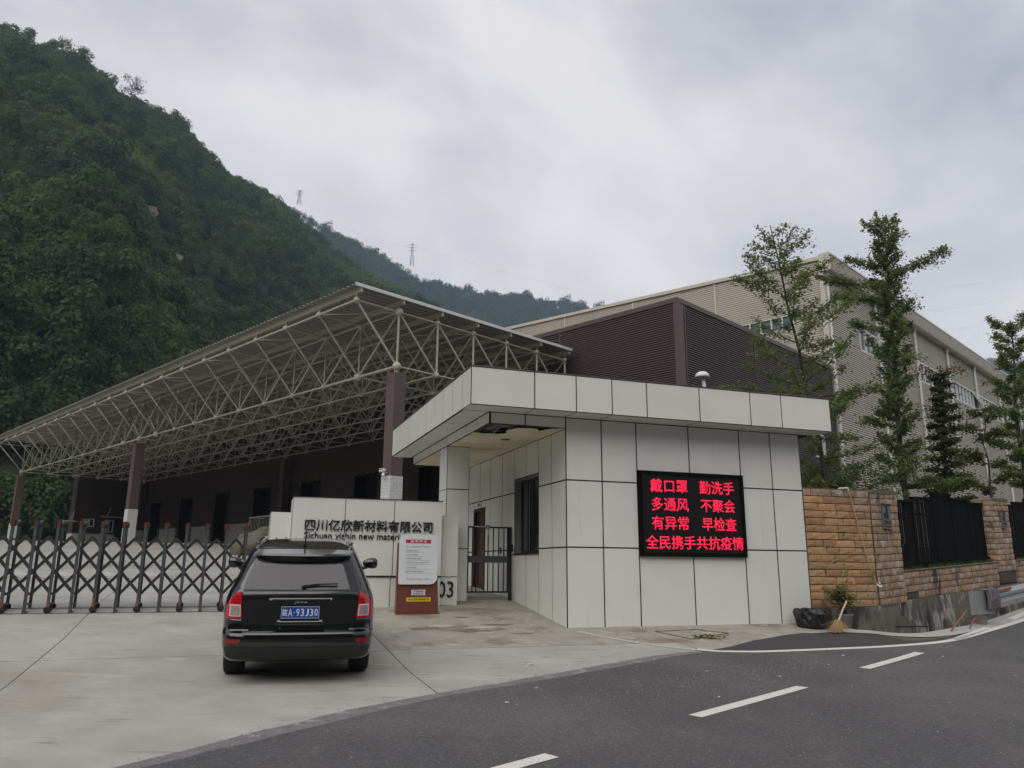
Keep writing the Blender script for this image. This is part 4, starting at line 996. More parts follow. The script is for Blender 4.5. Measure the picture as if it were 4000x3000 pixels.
# wing at the far end, facing the yard
wg = root('brown_annex', 'brown ribbed annex with a white base, small windows and awnings at the far yard end', 'annex', GW, (7, 51, 1.7))
for a, b_ in ((4.45, 6.6), (6.6, 8.6), (8.6, 9.85)): ribbed('wall_sheet', 'y', a+.01, b_-.01, 2.52, 9.0, 49.67, -1, .16, .05, M['brown'], wg)
ribbed('wall_sheet', 'x', 49.67, 50.9, 2.52, 9.0, 4.45, -1, .16, .05, M['brown'], wg)
b = MB(); b.box(4.40, 9.89, 49.60, 49.8, 1.2, 2.5); b.box(4.40, 4.6, 49.8, 50.9, 1.2, 2.5); b.build('base', M['tile'], wg)
b = MB(); b.box(4.37, 9.89, 49.55, 50.9, 9.0, 9.1); b.box(4.45, 9.89, 50.85, 50.9, 1.2, 9.0); b.build('roof', M['browntrim'], wg)
for x0, x1, z0, z1 in ((5.21, 5.50, 3.05, 3.65), (5.64, 5.94, 3.12, 3.70), (6.92, 7.50, 2.70, 3.66)):
    b = MB(); b.box(x0, x1, 49.58, 49.62, z0, z1); w1 = b.build('window', M['glass'], wg)
    b = MB(); b.box(x0-.05, x0+.02, 49.52, 49.60, z0-.04, z1+.04); b.box(x1-.02, x1+.05, 49.52, 49.60, z0-.04, z1+.04); b.box(x0+.02, x1-.02, 49.53, 49.60, z0-.04, z0+.03); b.box(x0+.02, x1-.02, 49.53, 49.60, z1-.03, z1+.04)
    if x1-x0 > .4: b.box((x0+x1)/2-.03, (x0+x1)/2+.03, 49.54, 49.60, z0, z1)
    b.build('frame', M['white'], w1)
for x0, x1, z in ((6.35, 8.5, 3.82), (3.5, 4.4, 3.34)):
    b = MB(); b.add([(x0, 48.3, z), (x1, 48.3, z), (x1, 49.5, z+.15), (x0, 49.5, z+.15), (x0, 48.3, z+.04), (x1, 48.3, z+.04), (x1, 49.5, z+.19), (x0, 49.5, z+.19)], [(3,2,1,0),(4,5,6,7),(0,1,5,4),(1,2,6,5),(2,3,7,6),(3,0,4,7)])
    b.tube([(x0+.2, 48.4, z+.05), (x0+.9 if x0 > 5 else x1, 49.6, z+.95)], .03, 5); b.tube([(x1-.5, 48.4, z+.05), (x1, 49.6, z+.95)], .03, 5); b.build('awning', M['roofsheet'], wg)
b = MB(); b.box(7.7, 8.35, 49.50, 49.6, 1.8, 3.6); b.build('door', M['glass'], wg)
# steps rail near the docks
dk = root('dock_railing', 'white metal stair railing on the dock beside the sign wall', 'railing', GW, (7.5, 24, 1.0))
b = MB(); b.tube([(7.5, 22.3, 3.02), (7.5, 25.1, 2.98)], .03, 6); b.tube([(7.5, 22.3, 1.72), (7.5, 25.1, 1.68)], .025, 6); b.tube([(7.5, 25.1, 2.98), (8.5, 25.1, 2.98)], .03, 6); b.build('rail', M['white'], dk)
for k in range(15):
    y = 22.4 + k*.19; b = MB(); b.tube([(7.5, y, 1.0 if k % 7 == 0 else 1.72), (7.5, y, 3.0)], .02 if k % 7 == 0 else .013, 5); b.build('baluster', M['white'], dk)
b = MB(); b.box(7.4, 9.75, 22.2, 25.2, .6, 1.66); b.build('landing', M['dock'], dk)

# cream warehouse
tw = root('cream_warehouse', 'tall cream ribbed warehouse with strip windows and white drain pipes at right', 'warehouse', GW, (60, 5, 1.2))
TX, TY, TZ, PT = 26.5, -5.27, 17.86, .135
us = [TY, 1.68, 8.15, 14.5, 20.9, 27.3, 33.7, 40.1, 46.5]
def tz(y): return TZ + .048 * (y - TY)
for a, b_ in zip(us, us[1:]):
    if a == TY:
        ribbed('wall_sheet', 'x', a+.05, b_-.01, 8, 13.95, TX, -1, PT, .04, M['tan'], tw)
        ribbed('wall_sheet', 'x', .1, b_-.01, 13.95, 14.82, TX, -1, PT, .04, M['tan'], tw); ribbed('wall_sheet', 'x', a+.05, -3.4, 13.95, 14.82, TX, -1, PT, .04, M['tan'], tw)
        ribbed('wall_sheet', 'x', a+.05, b_-.01, 14.82, tz(a)-.1, TX, -1, PT, .04, M['tan'], tw, top1=tz(b_)-.1)
    else: ribbed('wall_sheet', 'x', a+.01, b_-.01, 8, tz(a)-.1, TX, -1, PT, .04, M['tan'], tw, top1=tz(b_)-.1)
for y in us[1:]: b = MB(); b.box(TX-.065, TX-.041, y-.06, y+.06, 8, tz(y)-.1); b.build('seam_strip', M['tantrim'], tw)
b = MB()
v = []
for y in (TY-.55, us[-1]): 
    for x, dz in ((TX-.14, -.16), (TX-.14, .06), (TX+.1, .06), (TX+.1, -.16)): v.append((x, y, tz(max(y, TY))+dz))
b.add(v, [(0,1,2,3),(7,6,5,4),(0,4,5,1),(1,5,6,2),(2,6,7,3),(3,7,4,0)]); b.build('gable_cap', M['tantrim'], tw)
b = MB(); b.box(TX+.02, TX+.05, -3.4, .1, 13.95, 14.82); w2 = b.build('window', M['wglass'], tw)
b = MB()
for k in range(6): y = -3.4 + .7*k; b.box(TX-.07, TX+.02, y-.035, y+.035, 13.95, 14.82)
for k in range(5): y = -3.4 + .7*k; b.box(TX-.06, TX+.02, y+.035, y+.665, 13.95, 14.0); b.box(TX-.06, TX+.02, y+.035, y+.665, 14.77, 14.82)
b.build('frame', M['white'], w2)
# long side wall
XE = 108.0
PX = [26.7 + 7.53*k for k in range(11)]
bays = [TX+.02] + PX[1:] + [XE]
WZ0, WZ1 = 13.25, 14.62
for a, b_ in zip(bays, bays[1:]):
    ribbed('wall_sheet', 'y', a, b_, .5, WZ0, TY, -1, PT, .085, M['tan'], tw)
    ribbed('wall_sheet', 'y', a, b_, WZ1, 16.95, TY, -1, PT, .085, M['tan'], tw)
for a, b_ in ((TX+.02, 31.4), (39.6, 42.6)): ribbed('wall_sheet', 'y', a, b_, WZ0, WZ1, TY, -1, PT, .085, M['tan'], tw)
b = MB(); b.box(TX-.115, TX+.12, TY-.16, TY+.1, .5, 17.0); b.build('corner_trim', M['tantrim'], tw)
def band(a, b_):
    b = MB(); b.box(a, b_, TY+.02, TY+.05, WZ0, WZ1); w = b.build('window', M['wglass'], tw)
    b = MB(); k = 0
    x = a
    while x < b_ + .01: b.box(x-.04, x+.04, TY-.1, TY+.02, WZ0, WZ1); x += .92
    b.box(a-.04, b_+.04, TY-.095, TY+.018, WZ0-.05, WZ0+.04); b.box(a-.04, b_+.04, TY-.095, TY+.018, WZ1-.04, WZ1+.05); b.build('frame', M['white'], w)
    return w
band(31.4, 39.6)
for k in range(2, 10):
    a = 42.6 if k == 2 else PX[k] + .3
    if a < PX[k+1]: band(a, PX[k+1]-.1)
for xo in (45.3, 46.3, 55.9, 56.9, 65.5):
    v = [Vector(q) for q in ((xo, TY-.09, 14.55), (xo+.84, TY-.09, 14.55), (xo+.84, TY-.52, 13.72), (xo, TY-.52, 13.72))]
    b = MB()
    for i in range(4): b.bar(v[i], v[(i+1) % 4], .05)
    os_ = b.build('open_sash', M['white'], tw); b = MB(); b.add(v, [(0, 1, 2, 3)]); b.build('pane', M['wglass'], os_)
# projecting gutter fascia
ribbed('fascia', 'y', TX-.1, XE, 17.0, 18.0, TY-.55, -1, .125, .04, M['tan'], tw)
b = MB(); b.box(TX-.12, XE, TY-.53, TY+.1, 16.98, 17.04); b.build('fascia_soffit', M['tantrim'], tw)
b = MB(); b.box(TX-.16, XE, TY-.62, TY-.48, 17.96, 18.06); b.build('fascia_cap', M['white'], tw)
b = MB(); b.box(TX-.17, TX-.10, TY-.62, TY+.02, 16.95, 18.05); b.build('fascia_end', M['tantrim'], tw)
for i, x in enumerate(PX):
    b = MB(); b.tube([(x, TY-.22, 16.98), (x, TY-.22, 16.7)], [.16, .13], 10); b.tube([(x, TY-.22, 16.72), (x, TY-.20, .6)], .085, 10)
    for z in (14.9, 12.2, 9.4, 6.6, 3.8): b.tube([(x, TY-.21, z), (x, TY-.21, z+.10)], .10, 10)
    b.build('drain_pipe', M['pipe'], tw, smooth=False)
b = MB(); v = []
for y in (TY, 46.5):
    for x in (TX, XE): v += [(x, y, tz(y)-.1), (x, y, tz(y)-.3)]
b.add(v, [(0,2,6,4),(1,5,7,3),(0,4,5,1),(2,3,7,6)]); b.box(TX+2, XE, TY+1.5, TY+1.6, 0, 16.9); b.build('roof', M['roofsheet'], tw)
# ------------------------------------------------------------ stone walls
def stone_mesh(L, H_, seed):
    """rock faced block: 4 x 3 grid front with a bulging, chipped face; origin at front lower left"""
    rnd = random.Random(seed); nx, nz = 4, 3; b = MB(); v = []
    for j in range(nz + 1):
        for i in range(nx + 1):
            e = (i in (0, nx)) or (j in (0, nz)); y = rnd.uniform(-.004, .004) if e else -rnd.uniform(.003, .013)
            v.append((L*i/nx + (0 if i in (0, nx) else rnd.uniform(-.02, .02)), y, H_*j/nz + (rnd.uniform(-.004, .004) if not e else rnd.uniform(-.003, .003))))
    f = [(j*(nx+1)+i, j*(nx+1)+i+1, (j+1)*(nx+1)+i+1, (j+1)*(nx+1)+i) for j in range(nz) for i in range(nx)]
    m = len(v); v += [(0, .05, 0), (L, .05, 0), (L, .05, H_), (0, .05, H_)]
    bo = list(range(nx+1)); ri = [j*(nx+1)+nx for j in range(nz+1)]; to = [nz*(nx+1)+i for i in range(nx, -1, -1)]; le = [j*(nx+1) for j in range(nz, -1, -1)]
    f += [tuple([m+1, m] [::-1]) + tuple() for _ in ()]
    f += [tuple(bo[::-1] + [m, m+1]), tuple(ri[::-1] + [m+1, m+2]), tuple(to[::-1] + [m+2, m+3]), tuple(le[::-1] + [m+3, m])]
    b.add(v, f); return b
SH = .1525
LENS = [.14, .20, .27, .34, .42, .50]
def lib(m): return {(L, s): stone_mesh(L - .015, SH - .017, int(L*100)*7 + s).mesh('stone', M[m]) for L in LENS for s in range(3)}
LW, LP = lib('stonew'), lib('stonep')
def course(x0, x1, y, z, parent, L_, sizes, grade=0.0, dz=0.0, side=None):
    x = x0
    while x < x1 - .07:
        c_ = [l for l in sizes if x + l <= x1 + .001] 
        L = random.choice(c_) if c_ else min(LENS, key=lambda l: abs(l - (x1 - x)))
        if x1 - (x + L) < .13 and x1 - (x + L) > 0:
            s_ = (x1 - x) / L; L_eff = x1 - x
        else: s_ = 1.0; L_eff = L
        if x + L > x1: s_ = (x1 - x) / L; L_eff = x1 - x
        me = L_[(L, random.randrange(3))]; jy = random.uniform(-.012, .010)
        if side is None: place(me, 'stone', parent, (x, y + jy, z + grade*x + dz), rot=(0, -math.atan(grade), 0), scale=(s_, 1, 1))
        else: place(me, 'stone', parent, (side + jy, x + L_eff, z + dz), rot=(0, 0, -pi/2), scale=(s_, 1, 1))
        x += L_eff
sw1 = root('stone_wall', 'orange rock faced sandstone wall joining the guard house right corner', 'stone wall', GA, (6.4, .2, -1.2))
b = MB(); b.box(5.47, 7.26, .02, .36, -.76, 1.66); b.build('core', M['mortar'], sw1)
for r in range(16):
    x0 = 5.47
    course(x0, 7.22, .0, -.755 + r*SH, sw1, LW if r < 15 else LP, LENS[3:] if r < 15 else LENS[1:4])
b = MB(); b.prismz([(5.46, -.02), (7.3, -.02), (7.5, .4), (5.46, .4)], -1.7, -.765); b.build('base', M['basec'], sw1)
b = MB(); b.box(5.47, 7.26, .04, .36, 1.66, 1.70); b.build('capping', M['moss'], sw1)
G_ = .042
def pillar(name, label, x0, x1, zb, zt, par_y=0.0, side=True):
    pr = root(name, label, 'fence pillar', GF, ((x0+x1)/2, .25, zb - .4), 'stone pillars of the roadside fence')
    b = MB(); b.box(x0+.02, x1-.02, par_y+.02, par_y+.5, zb + G_*x0 - .3, zt + G_*x0 - .02); b.build('core', M['mortar'], pr)
    n = int(round((zt - zb) / SH))
    for r in range(n):
        course(x0, x1, par_y, zb + r*SH, pr, LP, LENS[0:3], grade=G_)
        if side: course(par_y+.02, par_y+.5, 0, zb + r*SH + G_*x0, pr, LP, LENS[1:3], side=x0)
    b = MB(); z = zt + G_*x0; b.prism([(x0-.02, z-.03), (x1+.02, z-.03+G_*(x1-x0)), (x1, z+.04+G_*(x1-x0)), (x0+.3, z+.07), (x0, z+.02)], par_y-.02, par_y+.52); b.build('capping', M['moss'], pr)
    return pr
p1 = pillar('fence_pillar', 'weathered sandstone fence pillar carrying the larger metal emblem plaque, nearest the guard house', 0.03, 1.37, -.755, 1.66, side=False)
p2 = pillar('fence_pillar', 'weathered sandstone fence pillar between the two black fence panels', 7.55, 8.91, -.35, 1.63)
def plaque(x0, x1, z0, z1, y, lab):
    q = root('emblem_plaque', lab, 'plaque', GF, ((x0+x1)/2, y, z0), 'emblem plaques on the fence pillars')
    b = MB(); b.box(x0, x1, y-.02, y+.02, z0, z1); b.build('plate', M['plaque'], q)
    w, h = x1-x0, z1-z0; d = y - .021
    b = MB()
    b.prism([(x0+.42*w, z0+.93*h), (x0+.62*w, z0+.93*h), (x0+.66*w, z0+.42*h), (x0+.40*w, z0+.68*h)][::-1], d-.006, d)
    b.prism([(x0+.14*w, z0+.66*h), (x0+.36*w, z0+.66*h), (x0+.62*w, z0+.42*h), (x0+.14*w, z0+.42*h)][::-1], d-.006, d); b.build('emblem', M['joint'], q)
    text('ZR18', 'lettering', M['joint'], q, x0+.06*w, d, z0+.20*h, w=.86*w, h=.15*h, ex=.004, bold=.02)
    text('TOWNSHIP', 'lettering', M['joint'], q, x0+.10*w, d, z0+.07*h, w=.80*w, h=.07*h, ex=.002, bold=.01)
    b = MB(); b.box(x0-.02, x1+.02, y-.045, y-.0205, z1-.015, z1+.012); b.build('top_lip', M['joint'], q)
plaque(.46, .86, .88, 1.42, -.03, 'grey metal plaque with a black block emblem on the pillar nearest the guard house')
plaque(8.1, 8.5, 1.17, 1.66, -.03, 'grey metal plaque on the pillar between the fence panels')
lw = root('low_stone_wall', 'low weathered sandstone wall under the black roadside fence', 'stone wall', GF, (5, .2, -1))
b = MB(); x0, x1 = 1.38, 13.0
v = []
for x in (x0, x1):
    for y, z in ((.06, -.72), (.06, -.10), (.42, -.10), (.42, -.72)): v.append((x, y, z + G_*x))
b.add(v, [(0,1,2,3),(7,6,5,4),(0,4,5,1),(1,5,6,2),(2,6,7,3),(3,7,4,0)]); b.build('core', M['mortar'], lw)
for r in range(4):
    course(1.38 if r else 2.15, 7.53, .04, -.715 + r*SH, lw, LP, LENS[0:3], grade=G_); course(8.93, 11.2, .04, -.715 + r*SH, lw, LP, LENS[0:3], grade=G_)
b = MB(); v = []
for x in (x0, x1):
    for y, z in ((.02, -.105), (.02, -.085), (.42, -.08), (.42, -.105)): v.append((x, y, z + G_*x))
b.add(v, [(0,1,2,3),(7,6,5,4),(0,4,5,1),(1,5,6,2),(2,6,7,3),(3,7,4,0)]); b.build('capping', M['moss'], lw)
b = MB(); v = []
for x in (-.1, 14.0):
    for y, z in ((-.03, -2.2), (.015, -.728), (.42, -.728), (.5, -2.2)): v.append((x, y, z + G_*x))
b.add(v, [(0,1,2,3),(7,6,5,4),(0,4,5,1),(1,5,6,2),(2,6,7,3),(3,7,4,0)])
for x in (1.75, 2.0): pass
b.box(1.5, 2.05, -.10, .05, -1.9, -.66); b.box(.75, 1.2, -.08, .05, -1.9, -1.0); b.build('base', M['basec'], lw)
# black stepped fence panels
def fence_panel(x0, x1, lab):
    fr_ = root('fence_panel', lab, 'fence', GF, ((x0+x1)/2, .25, -.05), 'black stepped fence panels')
    W_ = x1 - x0; st = [(0, .225, 1.53), (.225, .43, 1.62), (.43, .63, 1.735), (.63, .82, 1.62), (.82, 1.0, 1.53)]
    y = .25; k = 0; x = x0
    while x < x1 - .03:
        f = (x - x0) / W_; zt = [s[2] for s in st if s[0] <= f < s[1] + 1e-6][0] + G_*x0 + (x-x0)*.045
        b = MB(); w = random.choice((.088, .094, .106, .108)) if f < .35 else random.choice((.100, .108, .108, .109)); b.box(x, min(x+w, x1), y-.003, y+.003, .03 + G_*x, zt - .05); b.build('slat', M['fence'], fr_); x += .112
    b = MB()
    for s0, s1, h in st:
        xa, xb = x0 + W_*s0, x0 + W_*s1; za, zb = h + G_*x0 + (xa-x0)*.045, h + G_*x0 + (xb-x0)*.045
        b.bar((xa-.02, y, za-.025), (xb+.02, y, zb-.025), .08, .06)
    for xa, h0, h1 in ((st[1][0], 1.53, 1.62), (st[2][0], 1.62, 1.735), (st[3][0], 1.62, 1.735), (st[4][0], 1.53, 1.62)):
        xx = x0 + W_*xa; b.box(xx-.03, xx+.03, y-.012, y+.03, .02 + G_*xx, h1 + G_*x0 + (xx-x0)*.045 - .0)
    b.build('top_rail', M['fence'], fr_)
    b = MB(); b.bar((x0, y-.03, .03+G_*x0), (x1+.05, y-.03, .03+G_*(x1+.05)), .05, .07); b.bar((x0, y+.02, 1.2+G_*x0), (x1, y+.02, 1.2+G_*x1), .02, .05); b.build('lower_rail', M['fence'], fr_)
    for k in range(5):
        xx = x0 + .5 + (W_-.8)*k/4; b = MB(); b.box(xx-.05, xx+.05, y-.03, y+.03, -.10+G_*xx, .0+G_*xx); b.build('foot', M['fence'], fr_)
fence_panel(1.40, 7.53, 'black stepped metal fence panel between the two stone pillars')
fence_panel(8.93, 14.5, 'black stepped metal fence panel running out of the photo beyond the second pillar')
# raised planting bed behind the fence and around the cream warehouse
b = MB()
def pb(x, y): return -.12 + G_*max(x, -3)
g1, g2_, g3 = [GF.l(GA.w(q)) for q in ((5.5, .40, 0), (7.30, .40, 0), (5.5, 30, 0))]
pts = [(g1.x, g1.y), (g2_.x, g2_.y), (1.2, .40), (14.5, .40), (90, .40), (90, 60), (g3.x, g3.y)]
v = [(x, y, pb(x, y)) for x, y in pts] + [(x, y, -2.5) for x, y in pts]; n = len(pts)
b.add(v, [tuple(range(n)), tuple(range(2*n-1, n-1, -1))] + [(i, i+n, (i+1)%n+n, (i+1)%n) for i in range(n)])
o = b.build('planting_bed', M['earth'], fr=GF, kind='structure')
# grass along the foot of the fence
rg_ = random.Random(3); b = MB()
for k in range(5200):
    x = rg_.uniform(1.3, 14.4); y = .42 - rg_.random()**2 * .30 if rg_.random() < .5 else rg_.uniform(.35, .9); z = pb(x, y) + .02 if y > .4 else -.095 + G_*x
    h = rg_.uniform(.05, .13); a = rg_.uniform(0, 2*pi); w = rg_.uniform(.008, .016); l = rg_.uniform(-.06, .06)
    b.add([(x - w*cos(a), y - w*sin(a), z), (x + w*cos(a), y + w*sin(a), z), (x + l, y + l*.6 - .01, z + h)], [(0, 1, 2)])
b.build('fence_grass', M['grass'], fr=GF, kind='stuff')

# ------------------------------------------------------------ roadside things
wp = root('water_pipe', 'thin brown water pipe leaning across the sandstone wall down to a tap', 'pipe', GA, (6.9, -.05, -.4))
b = MB(); b.tube([(6.62, -.06, 1.68), (6.95, -.08, .2), (7.12, -.09, -.30)], .011, 8); b.build('pipe', M['tanpipe'], wp)
b = MB(); b.tube([(6.40, .0, 1.70), (6.62, -.06, 1.72), (6.62, -.06, 1.66)], .018, 6); b.tube([(7.12, -.09, -.30), (7.16, -.13, -.36), (7.20, -.15, -.33)], .022, 6); b.tube([(7.17, -.12, -.30), (7.17, -.12, -.25)], .015, 6); b.build('tap', M['white'], wp)
gz_ = gb(-.7)
bn = root('rubbish_tub', 'black tub lined with a crumpled black bag at the guard house corner', 'bin', GA, (5.0, -.5, gb(-.5)))
b = MB(); z0 = gb(-.62); b.lathe((5.04, -.50, z0), [(.10, .01), (.28, .0), (.30, .02), (.315, .30), (.33, .33), (.305, .335), (.32, .27), (.05, .26)], 24); b.build('tub', M['black'], bn, smooth=True)
rb = random.Random(5); b = MB(); v = []; n = 30
for k, (r, z) in enumerate(((.05, .26), (.22, .25), (.325, .33), (.372, .365), (.385, .29), (.372, .18), (.362, .07))):
    for j in range(n):
        a = 2*pi*j/n; q = .030 if k > 2 else .02; rr_ = r + rb.uniform(-q, q) + .015*sin(5*a+k)
        v.append((5.04 + rr_*.9*cos(a), -.50 + rr_*.9*sin(a), z0 + z + rb.uniform(-.02, .02)))
b.add(v, [(i*n+k, i*n+(k+1)%n, (i+1)*n+(k+1)%n, (i+1)*n+k) for i in range(6) for k in range(n)] + [tuple(range(n))]); b.build('bag', M['bag'], bn)
po = root('potted_plant', 'scraggly green plant in a grey pot against the sandstone wall', 'potted plant', GA, (5.72, -.6, gb(-.6)))
z0 = gb(-.6); b = MB(); b.lathe((5.74, -.6, z0), [(.10, 0), (.115, .01), (.145, .22), (.16, .235), (.16, .265), (.135, .265), (.13, .22), (.02, .215)], 20); b.build('pot', M['pot'], po, smooth=True)
b = MB(); lf = MB(); rp = random.Random(11)
for k in range(13):
    a = rp.uniform(0, 2*pi); l = rp.uniform(.25, .48); hh = rp.uniform(.35, .62); tall = k == 0
    if tall: l, hh, a = .22, .98, .1
    p_ = [(5.74, -.6, z0+.2), (5.74+l*.4*cos(a), -.6+l*.3*sin(a), z0+.2+hh*.55), (5.74+l*cos(a), -.6+l*.7*sin(a), z0+.2+hh)]
    b.tube(p_, [.008, .006, .003], 5)
    for q in range(62):
        t = rp.uniform(.4, 1); s = .12 if t > .6 else .09
        c = [p_[1][i]*(1-(t-.4)/.6) + p_[2][i]*(t-.4)/.6 + rp.gauss(0, s*.55) for i in range(3)]
        aa = rp.uniform(0, 2*pi); w = rp.uniform(.018, .028); L = rp.uniform(.07, .12); dx, dy, dz = cos(aa)*L, sin(aa)*L, rp.uniform(-.5, .3)*L
        lf.add([(c[0], c[1], c[2]), (c[0]+dx*.5-dy*w/L, c[1]+dy*.5+dx*w/L, c[2]+dz*.5+.006), (c[0]+dx, c[1]+dy, c[2]+dz), (c[0]+dx*.5+dy*w/L, c[1]+dy*.5-dx*w/L, c[2]+dz*.5+.006)], [(0, 1, 2, 3)])
b.build('stem', M['bark'], po); lf.build('foliage', M['leafA'], po)
br = root('broom', 'straw broom with a bamboo handle leaning between the tub and the pot', 'broom', GA, (5.1, -1.1, gb(-1.2)))
zb = gb(-1.2); b = MB(); b.tube([(5.10, -1.12, zb+.20), (5.24, -1.1, zb+.40), (5.40, -1.06, zb+.58)], [.020, .018, .016], 8); b.build('handle', M['stick'], br)
b = MB(); rs_ = random.Random(2)
for k in range(210):
    a = rs_.gauss(0, .5); c_ = rs_.uniform(-1, 1); t = rs_.uniform(.7, 1.08); x1 = 4.98 + a*.24; y1 = -1.22 + c_*.13
    p0_ = Vector((5.10 + a*.03, -1.12 + c_*.03, zb+.24)); p1_ = Vector((x1, y1, zb+.02 + .06*abs(a)*rs_.random())); p1_ = p0_ + (p1_-p0_)*t
    b.bar(p0_, p1_, .004)
b.build('bristles', M['straw'], br)
# guard rail with a mop hung over its end
gd = root('guard_rail', 'galvanised road guard rail with a square end plate on a concrete post', 'guard rail', GF, (1.9, -1.43, -1.15))
def wbeam(x0, x1, z0, gr_, h=.40):
    prof_ = [(0, 0), (-.03, .03), (-.08, .07), (-.08, .115), (-.03, .15), (-.02, .165), (-.03, .18), (-.08, .215), (-.08, .26), (-.03, .30), (0, .33)]
    b = MB(); n = len(prof_); v = [(x, -1.43+y + dy, z0 - h + z*h/.33 + gr_*(x - x0)) for x in (x0, x1) for dy in (0, .008) for y, z in prof_]
    f = [(k, k+1, 2*n+k+1, 2*n+k) for k in range(n-1)] + [(n+k+1, n+k, 3*n+k, 3*n+k+1) for k in range(n-1)] + [(k+1, k, n+k, n+k+1) for k in range(n-1)]
    b.add(v, [tuple(reversed(q)) for q in f]); return b
wbeam(2.0, 22.0, -.45, .062).build('rail', M['galv'], gd)
b = MB(); b.box(.93, 2.12, -1.50, -1.46, -.90, -.43); b.tube([(.95, -1.45, -.90), (.95, -1.45, -.43)], .03, 8); b.build('end_plate', M['galv'], gd)
b = MB(); v = [(x, -1.52 + dy, -.44 + z + .062*(x-2.0)) for x in (2.05, 3.3) for dy, z in ((0, 0), (0, -.055), (.03, -.055), (.07, .012))]
b.add(v, [(0,1,2,3),(7,6,5,4),(0,4,5,1),(1,5,6,2),(2,6,7,3),(3,7,4,0)]); b.build('rust_band', M['rust'], gd)
for x in (1.62, 5.8, 10.0):
    wq = GF.w((x, -1.4, 0)); zg = gz(wq.x, wq.y) - .1; b = MB(); b.box(x, x+.16, -1.44, -1.28, zg, -.55 + .06*(x-1.6) - (.28 if x < 2 else 0)); b.build('post', M['postc'], gd)
mo = root('mop', 'grey stringy mop head hung over the end of the guard rail', 'mop', GF, (1.85, -1.48, -.75))
b = MB(); rm = random.Random(9)
for k in range(150):
    x = 1.62 + rm.random()*.62; l = rm.uniform(.30, .42); y = -1.535 - rm.random()*.05
    b.tube([(x, -1.42, -.43+rm.uniform(0, .03)), (x+rm.uniform(-.02, .02), y, -.42+rm.uniform(-.01, .03)), (x+rm.uniform(-.04, .04), y-.02, -.42-l*.5), (x+rm.uniform(-.06, .06)+.03, y, -.42-l)], .013, 5)
b.build('yarn', M['mop'], mo)
for nm, lab, cat_, A_, B_, r, m_ in (('leaning_stick', 'rust red stick leaning against the guard rail end plate', 'stick', (7.62, -1.36, 0), (8.40, -1.10, .36), .017, 'redstick'), ('worn_stick', 'shorter worn wooden mop handle behind the guard rail end plate', 'stick', (8.40, -1.12, 0), (8.78, -.98, .25), .015, 'redstick')):
    z = gb(A_[1]) + .02; q = root(nm, lab, cat_, GA, (A_[0], A_[1], z)); b = MB(); b.tube([(A_[0], A_[1], z), (B_[0], B_[1], z+B_[2])], r, 8); b.build('shaft', M[m_], q)
    if nm == 'worn_stick': b = MB(); b.tube([(B_[0]-.02, B_[1], z+B_[2]-.02), (B_[0]+.02, B_[1], z+B_[2]+.03)], r*1.3, 8); b.build('grip', M['black'], q)
# ditch grating under the wall
b = MB(); z = gb(-1.0)
dg = root('drain_grating', 'rusty iron drain grating in the ditch below the sandstone wall', 'grating', GA, (6.8, -.9, gb(-1)))
b = MB(); z = gb(-1.2); b.bar((6.40, -1.20, z+.10), (7.30, -1.22, z+.09), .025); b.build('frame', M['black'], dg)
for k in range(5): x = 6.5 + k*.17; b = MB(); b.bar((x, -1.19, z+.01), (x, -1.21, z+.095), .016); b.build('bar', M['postc'], dg)
# manhole cover outline, rag, litter, wet stains
mh = root('manhole_cover', 'square concrete manhole cover with a dark joint before the LED wall', 'manhole cover', GA, (2.1, -.95, gb(-.9)))
def gp(a, b_): return (a, b_, gb(b_))
Q = [(1.48, -.55), (1.72, -1.38), (2.80, -.90), (2.40, -.44)]
b = MB(); 
for i in range(4):
    p, q = Q[i], Q[(i+1) % 4]
    for k in range(4):
        s0, s1 = k/4, (k+1)/4
        A_ = (p[0]+(q[0]-p[0])*s0, p[1]+(q[1]-p[1])*s0); B_ = (p[0]+(q[0]-p[0])*s1, p[1]+(q[1]-p[1])*s1)
        b.bar((A_[0], A_[1], gb(A_[1])+.006), (B_[0], B_[1], gb(B_[1])+.006), .035, .008)
b.build('joint', M['crack'], mh)
b = MB(); b.tube([(2.22, -.52, gb(-.52)+.01), (2.28, -.56, gb(-.56)+.035), (2.42, -.66, gb(-.66)+.03), (2.47, -.70, gb(-.70)+.008)], .012, 6); b.build('lifting_loop', M['rust'], mh)
rgx = root('wilted_leaves', 'small heap of wilted pale green leaves on the manhole cover', 'leaves', GA, (2.05, -1.35, gb(-1.35)))
b = MB(); rl = random.Random(4)
for k in range(60):
    x = 2.06 + rl.gauss(0, .15); y = -1.38 + rl.gauss(0, .07); z = gb(y) + .012 + rl.random()*.05; a = rl.uniform(0, 2*pi); L = rl.uniform(.05, .11); w = .022
    b.add([(x, y, z), (x+cos(a)*L*.5-sin(a)*w, y+sin(a)*L*.5+cos(a)*w, z+.02), (x+cos(a)*L, y+sin(a)*L, z-.005), (x+cos(a)*L*.5+sin(a)*w, y+sin(a)*L*.5-cos(a)*w, z+.015)], [(0, 1, 2, 3)])
M['wilt'] = mat('wilted_leaf', (.22, .23, .10), .8, rnd=.1, var=(20, .4)); b.build('leaf_heap', M['wilt'], rgx)
def blob(cx, cy, rx, ry, seed, n=22):
    r = random.Random(seed); return [(cx + rx*cos(2*pi*k/n)*r.uniform(.65, 1.15), cy + ry*sin(2*pi*k/n)*r.uniform(.6, 1.2)) for k in range(n)]
M['wet'] = mat('damp_stain', (.16, .135, .105), .75, var=(6, .2)); M['pale'] = mat('pale_scrape', (.43, .42, .38), .9, var=(8, .15), mottle=(22, .52, (.33, .31, .27)))
